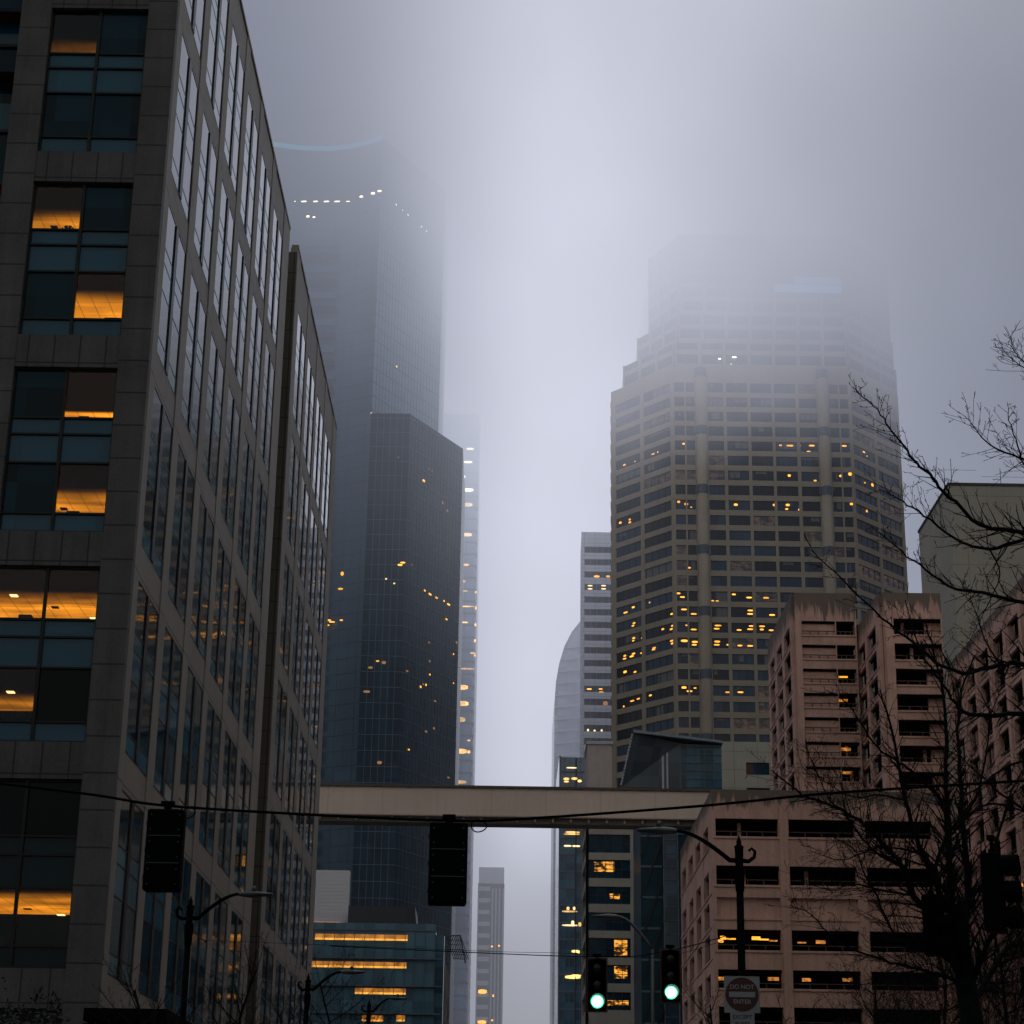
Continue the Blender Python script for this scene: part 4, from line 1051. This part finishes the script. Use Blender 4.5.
tree_px('large dark bare tree at the lower right, trunk rising in front of the pink buildings', Y1, tr1, [
    ([(966, 985), (950, 953), (941, 915), (937, 879), (919, 844), (905, 800), (898, 762), (889, 720), (880, 690)], .10, .015, 26, 0, -1.5),
    ([(964, 975), (955, 935), (914, 897), (902, 866), (888, 850), (858, 819), (825, 803), (795, 790), (772, 770)], .09, .012, 28, 0, -2.5),
    ([(961, 945), (967, 900), (967, 861), (962, 820), (961, 780), (958, 730), (962, 690), (975, 655)], .10, .015, 24, 0, 1.0),
    ([(961, 955), (953, 915), (951, 879), (948, 840), (946, 800), (946, 750), (944, 700), (934, 655), (925, 620)], .10, .014, 26, 0, -.6),
    ([(972, 1005), (990, 975), (1005, 950), (1024, 935), (1050, 905)], .09, .03, 12, 0, 1.5),
    ([(968, 990), (981, 960), (994, 930), (1010, 905), (1040, 860)], .08, .02, 14, 0, -1),
    ([(966, 985), (940, 975), (915, 968), (896, 964), (877, 958), (839, 942), (811, 914), (790, 905)], .05, .008, 20, 0, -1),
    ([(964, 970), (930, 950), (905, 945), (887, 920), (876, 895), (864, 873), (855, 850), (835, 838)], .05, .008, 20, 0, -2),
    ([(902, 866), (880, 855), (862, 838), (844, 812), (830, 800), (815, 770), (806, 745)], .035, .006, 16, -1.2, -3),
    ([(941, 915), (949, 870), (949, 822), (942, 801), (914, 773), (895, 760), (877, 747), (860, 722), (844, 700), (826, 690)], .055, .008, 24, .2, -1.5),
    ([(934, 870), (950, 830), (975, 800), (985, 760), (990, 720), (1000, 690)], .05, .008, 18, 0, 1.2),
    ([(960, 905), (985, 880), (1000, 830), (1012, 790), (1030, 760)], .06, .01, 16, 0, 1.0),
    ([(962, 820), (985, 805), (1005, 805), (1024, 812), (1040, 815)], .03, .015, 10, .5, 1),
    ([(905, 800), (880, 795), (855, 797), (830, 785), (800, 765)], .025, .005, 14, -1, -2),
    ([(925, 855), (895, 848), (870, 850), (842, 860), (815, 852)], .03, .006, 14, -.7, -2),
    ([(911, 895), (880, 890), (855, 884), (830, 890), (800, 880)], .03, .006, 14, -.7, -2),
], (.24, .13), 11, .95)
Y2 = 27.0
t2 = aY(1150, 900, Y2)
tr2 = [(t2.x, Y2, 0), (t2.x, Y2, 2.5), (t2.x+.05, Y2, 4.5), (t2.x, Y2, t2.z), tuple(aY(1140, 760, Y2)), tuple(aY(1120, 640, Y2)), tuple(aY(1115, 560, Y2))]
tree_px('bare tree reaching in from the right edge with long upper branches over the sky', Y2, tr2, [
    ([(1120, 640), (1080, 570), (1050, 540), (1024, 533), (1000, 529), (981, 524), (948, 496), (932, 478), (917, 463), (905, 447), (890, 428), (877, 410), (862, 396), (853, 387)], .06, .006, 44, 0, -.5),
    ([(1110, 600), (1060, 550), (1024, 540), (990, 550), (956, 538), (923, 515), (904, 502), (890, 494), (879, 490)], .05, .005, 30, 0, 1),
    ([(1130, 700), (1070, 620), (1024, 604), (984, 593), (948, 585), (920, 565), (898, 548), (879, 532)], .055, .006, 32, 0, -.8),
    ([(1140, 760), (1080, 690), (1024, 666), (1001, 665), (962, 673), (934, 660), (906, 637), (873, 610), (834, 571), (809, 549)], .065, .006, 40, 0, -1.4),
    ([(1145, 800), (1080, 720), (1024, 713), (970, 715), (951, 698), (934, 672), (920, 650), (905, 600)], .065, .008, 30, 0, .6),
    ([(1112, 560), (1070, 490), (1040, 464), (1024, 459), (1005, 453), (985, 441), (972, 424), (965, 416)], .04, .005, 20, 0, -.4),
    ([(1112, 560), (1060, 500), (1035, 480), (1024, 465), (1016, 440), (1009, 420), (1007, 402)], .035, .005, 18, 0, .8),
    ([(1112, 560), (1080, 440), (1050, 390), (1024, 362), (1015, 353), (1008, 341)], .035, .005, 16, 0, 0),
    ([(1050, 390), (1030, 372), (1016, 362), (1002, 349)], .02, .004, 8, .3, 0),
    ([(1140, 760), (1090, 800), (1050, 820), (1010, 800), (975, 770), (950, 745)], .05, .008, 22, 0, 1),
    ([(1150, 850), (1090, 780), (1050, 760), (1010, 765), (975, 790), (950, 800)], .05, .008, 20, 0, -1),
    ([(1001, 665), (985, 640), (975, 610), (960, 590)], .02, .004, 10, -.6, -.4),
    ([(990, 550), (1000, 575), (985, 610), (970, 640)], .02, .004, 10, .3, 0),
], (.28, .12), 23, .62)

def small_tree(label, X, Y, H, seed, spread=.5, fine=1.0, dens=3, rtrunk=.1, group='bare winter trees', low=.3):
    random.seed(seed)
    root = thing('bare_tree', label, 'tree', group, (X, Y, .1))
    tm = M(); pts = [Vector((0, 0, 0))]
    for i in range(1, 7): pts.append(Vector((random.gauss(0, .04)*i, random.gauss(0, .04)*i, H*.72*i/6)))
    tm.tube(pts, [rtrunk*(1-.75*i/6) for i in range(7)], bark, 8); tm.build('trunk', root, True)
    mb = M()
    n = 22
    for j in range(n):
        t = low+(1-low)*(j/n); z = H*.72*t; i = min(5, int(t*6)); q = pts[i].lerp(pts[i+1], t*6-i)
        a = random.uniform(0, 6.28); L = H*spread*(1.05-t)*random.uniform(.7, 1.1)+H*.12
        d = Vector((math.cos(a), math.sin(a), random.uniform(.6, 1.4)))
        e = q+d.normalized()*L; mid = q.lerp(e, .5)+Vector((0, 0, -.05*L))
        limb(mb, [q, mid, e], rtrunk*.35*(1-.5*t), .006, dens*3, L*.45*fine, twig_mat, 2, 1.0)
    mb.build('crown', root, True); return root
p = aY(150, 1024, 44); small_tree('thin bare tree before the granite building, left of the black street lamp', p.x-.3, 44, 8.0, 31, .42)
p = aY(235, 1024, 52); small_tree('slender bare tree close to the right of the lamp by the granite building', p.x, 52, 9.8, 32, .40)
p = aY(335, 1024, 74); small_tree('bushy bare tree in front of the low glass building', p.x, 74, 12.6, 33, .38, 1.2, 5)
p = aY(285, 1024, 62); small_tree('small bare tree at the far corner of the granite building', p.x, 62, 9.6, 34, .36, 1.1, 4)
p = aY(712, 1024, 70); small_tree('small bare tree between the garage corner and the do-not-enter sign', p.x, 70, 11.3, 35, .34, 1.0, 4)
p = aY(800, 1024, 60); small_tree('low bare tree right of the do-not-enter sign', p.x, 60, 9.2, 36, .42, 1.1, 5)
p = aY(880, 1024, 52); small_tree('bare sapling with forked crown left of the large dark tree', p.x, 52, 9.6, 37, .40, 1.0, 5)
p = aY(1010, 1024, 48); small_tree('dense bare tree in the lower right corner', p.x, 48, 11.5, 38, .42, 1.2, 12)
p = aY(945, 1024, 56); small_tree('tangled bare tree directly behind the trunk of the large dark tree', p.x, 56, 12.5, 39, .36, 1.2, 11)
# evergreen shrub-like tree bottom left
random.seed(5)
p = aY(28, 1024, 50)
root = thing('evergreen_tree', 'dark leafy tree at the lower left corner below the lit offices', 'tree', None, (p.x, 50, 0))
mb = M(); mb.tube([(0, 0, 0), (.05, 0, 2.5), (0, .05, 5)], [.16, .12, .06], bark, 8); mb.build('trunk', root, True)
leaf = plain('dark_leaf', (.010, .016, .014), .7, 0, .6, 2)
mb = M()
cl = [(random.uniform(-1.3, 1.35), random.uniform(-1.2, 1.2), random.uniform(3.4, 6.1), random.uniform(.35, .6)) for _ in range(44)]
for (x, y, z, r_) in cl:
    if z > 5.3 and abs(x) > .9: z -= .8
    for k in range(95):
        v = Vector((random.gauss(0, 1), random.gauss(0, 1), random.gauss(0, 1))).normalized()*r_*random.uniform(.5, 1.15)
        c_ = Vector((x, y, z))+v; a = Vector((random.gauss(0, 1), random.gauss(0, 1), random.gauss(0, 1))).normalized(); b_ = a.orthogonal().normalized()
        s = random.uniform(.04, .08); mb.face([c_-a*s, c_+b_*s*.5, c_+a*s, c_-b_*s*.5], leaf)
mb.build('crown', root)

# ================================================================== fog
fm = bpy.data.materials.new('fog'); fm.use_nodes = True; nt = fm.node_tree; nt.nodes.remove(nt.nodes['Principled BSDF']); g = G(nt)
geo = g.n('ShaderNodeNewGeometry'); P = geo.outputs['Position']; x, y, z = g.xyz(P)
base = g.mr(x, -60, 60, 192, 151)
nz_ = g.noise(P, .012, 4, .62)
h = g.m('ADD', g.m('SUBTRACT', z, base), g.m('MULTIPLY', g.m('SUBTRACT', nz_, .5), 90))
dens = g.m('MULTIPLY', g.m('POWER', g.mr(h, 0, 95, 0, 1), 1.8), g.mr(x, -60, 50, .021, .085))
dens = g.m('ADD', dens, g.m('MULTIPLY', g.m('MULTIPLY', g.mr(z, 110, 215, 0, .0030), g.mr(y, 250, 380, 0, 1)), g.mr(x, 0, 40, 1, .12)))
dens = g.m('ADD', dens, g.m('MULTIPLY', g.m('ADD', g.mr(y, 465, 530, 0, .0019), g.mr(y, 240, 460, 0, .00014)), g.mr(y, 620, 680, 1, .12)))
ux = g.m('SUBTRACT', x, 10)
wl = g.m('DIVIDE', ux, g.m('ADD', 48.0, g.m('MULTIPLY', g.m('GREATER_THAN', ux, 0), 32.0)))
gau = g.m('EXPONENT', g.m('MULTIPLY', g.m('MULTIPLY', wl, wl), -1.0))
lowz = g.m('MULTIPLY', g.mr(z, 60, 200, .52, 1.0), g.mr(z, 250, 420, 1.0, .72))
dep = g.mr(y, 440, 640, .74, 1.05); g2 = g.m('MULTIPLY', gau, gau); dep = g.m('ADD', dep, g.m('MULTIPLY', g.m('SUBTRACT', 1.14, dep), g2))
front = g.m('MULTIPLY', g.mr(y, 100, 260, 1.18, 1.0), g.mr(g.m('ABSOLUTE', g.m('SUBTRACT', y, 320)), 0, 130, .86, 1.0, True))
lum = g.m('MULTIPLY', g.m('MULTIPLY', g.mr(gau, 0, 1, g.mr(y, 320, 450, .80, .66), 1.0), dep), g.m('MULTIPLY', g.m('MULTIPLY', front, lowz), g.mr(g.noise(P, .017, 5, .62), .32, .68, .88, 1.09)))
ecol = g.mix(gau, (.45, .485, .625, 1), (.60, .625, .735, 1)); ecol = g.mix(g.mr(y, 60, 330, 1, 0), ecol, (.55, .535, .50, 1))  # fog's own glow replaces scattered light; warmer near the camera to light facades
em = g.n('ShaderNodeEmission'); g.link(ecol, em.inputs[0]); g.link(g.m('MULTIPLY', dens, lum), em.inputs[1])
ab = g.n('ShaderNodeVolumeAbsorption'); ab.inputs[0].default_value = (0, 0, 0, 1); g.link(dens, ab.inputs[1])
ad = g.n('ShaderNodeAddShader'); g.link(ab.outputs[0], ad.inputs[0]); g.link(em.outputs[0], ad.inputs[1]); g.link(ad.outputs[0], nt.nodes['Material Output'].inputs['Volume'])
fm.cycles.volume_step_rate = .6
mb = M(); mb.box(-420, 420, -90, 1150, -2, 420, fm); fo = mb.build('fog'); fo['kind'] = 'stuff'
sc.cycles.volume_max_steps = 256

# ================================================================== sky and light
w = bpy.data.worlds.new('World'); sc.world = w; w.use_nodes = True; nt = w.node_tree; g = G(nt)
bg = nt.nodes['Background']; out = nt.nodes['World Output']
SE, SR = math.radians(38), math.radians(12)
sky = g.n('ShaderNodeTexSky'); sky.sky_type = 'NISHITA'; sky.sun_disc = False; sky.sun_elevation = SE; sky.sun_rotation = SR
g.link(sky.outputs[0], bg.inputs[0]); bg.inputs[1].default_value = .008 if False else .05
tc = g.n('ShaderNodeTexCoord'); x, y, z = g.xyz(tc.outputs['Generated'])
az = g.m('ARCTAN2', x, y)
t = g.m('SUBTRACT', az, .020)
t = g.m('DIVIDE', t, g.m('ADD', .085, g.m('MULTIPLY', g.m('GREATER_THAN', t, 0), .075)))
gau = g.m('EXPONENT', g.m('MULTIPLY', g.m('MULTIPLY', t, t), -1.0))
n = g.noise(tc.outputs['Generated'], 7.0, 4, .5)
el = g.m('MULTIPLY', g.mr(z, .06, .28, .42, .95), g.mr(z, .42, .75, 1.0, .62))
lum = g.m('MULTIPLY', g.mr(gau, 0, 1, .50, 1.0), el)
lum = g.m('MULTIPLY', lum, g.mr(n, .3, .7, .93, 1.07))
back = g.mr(y, -.3, .6, .85, 1.0)
lum = g.m('MULTIPLY', lum, back)
bg2 = g.n('ShaderNodeBackground'); wc = g.mix(gau, (.45, .485, .64, 1), (.64, .66, .76, 1)); g.link(g.mix(g.mr(y, .1, .7, 1, 0), wc, (.55, .535, .50, 1)), bg2.inputs[0]); g.link(lum, bg2.inputs[1])
mxs = g.n('ShaderNodeMixShader'); mxs.inputs[0].default_value = .93
g.link(bg.outputs[0], mxs.inputs[1]); g.link(bg2.outputs[0], mxs.inputs[2]); g.link(mxs.outputs[0], out.inputs[0])
sd = bpy.data.lights.new('sun', 'SUN'); sd.energy = .5; sd.angle = math.radians(20); sd.color = (1, .96, .9)
so = bpy.data.objects.new('sun', sd); COL.objects.link(so)
dirv = Vector((math.sin(SR)*math.cos(SE), math.cos(SR)*math.cos(SE), math.sin(SE)))
so.rotation_euler = (-dirv).to_track_quat('-Z', 'Y').to_euler()
sc.cycles.max_bounces = 6; sc.cycles.diffuse_bounces = 2; sc.cycles.glossy_bounces = 3; sc.cycles.transparent_max_bounces = 6
sc.cycles.use_denoising = True; sc.cycles.use_adaptive_sampling = True; sc.cycles.adaptive_threshold = .03; sc.cycles.adaptive_min_samples = 16; sc.cycles.sample_clamp_indirect = 3
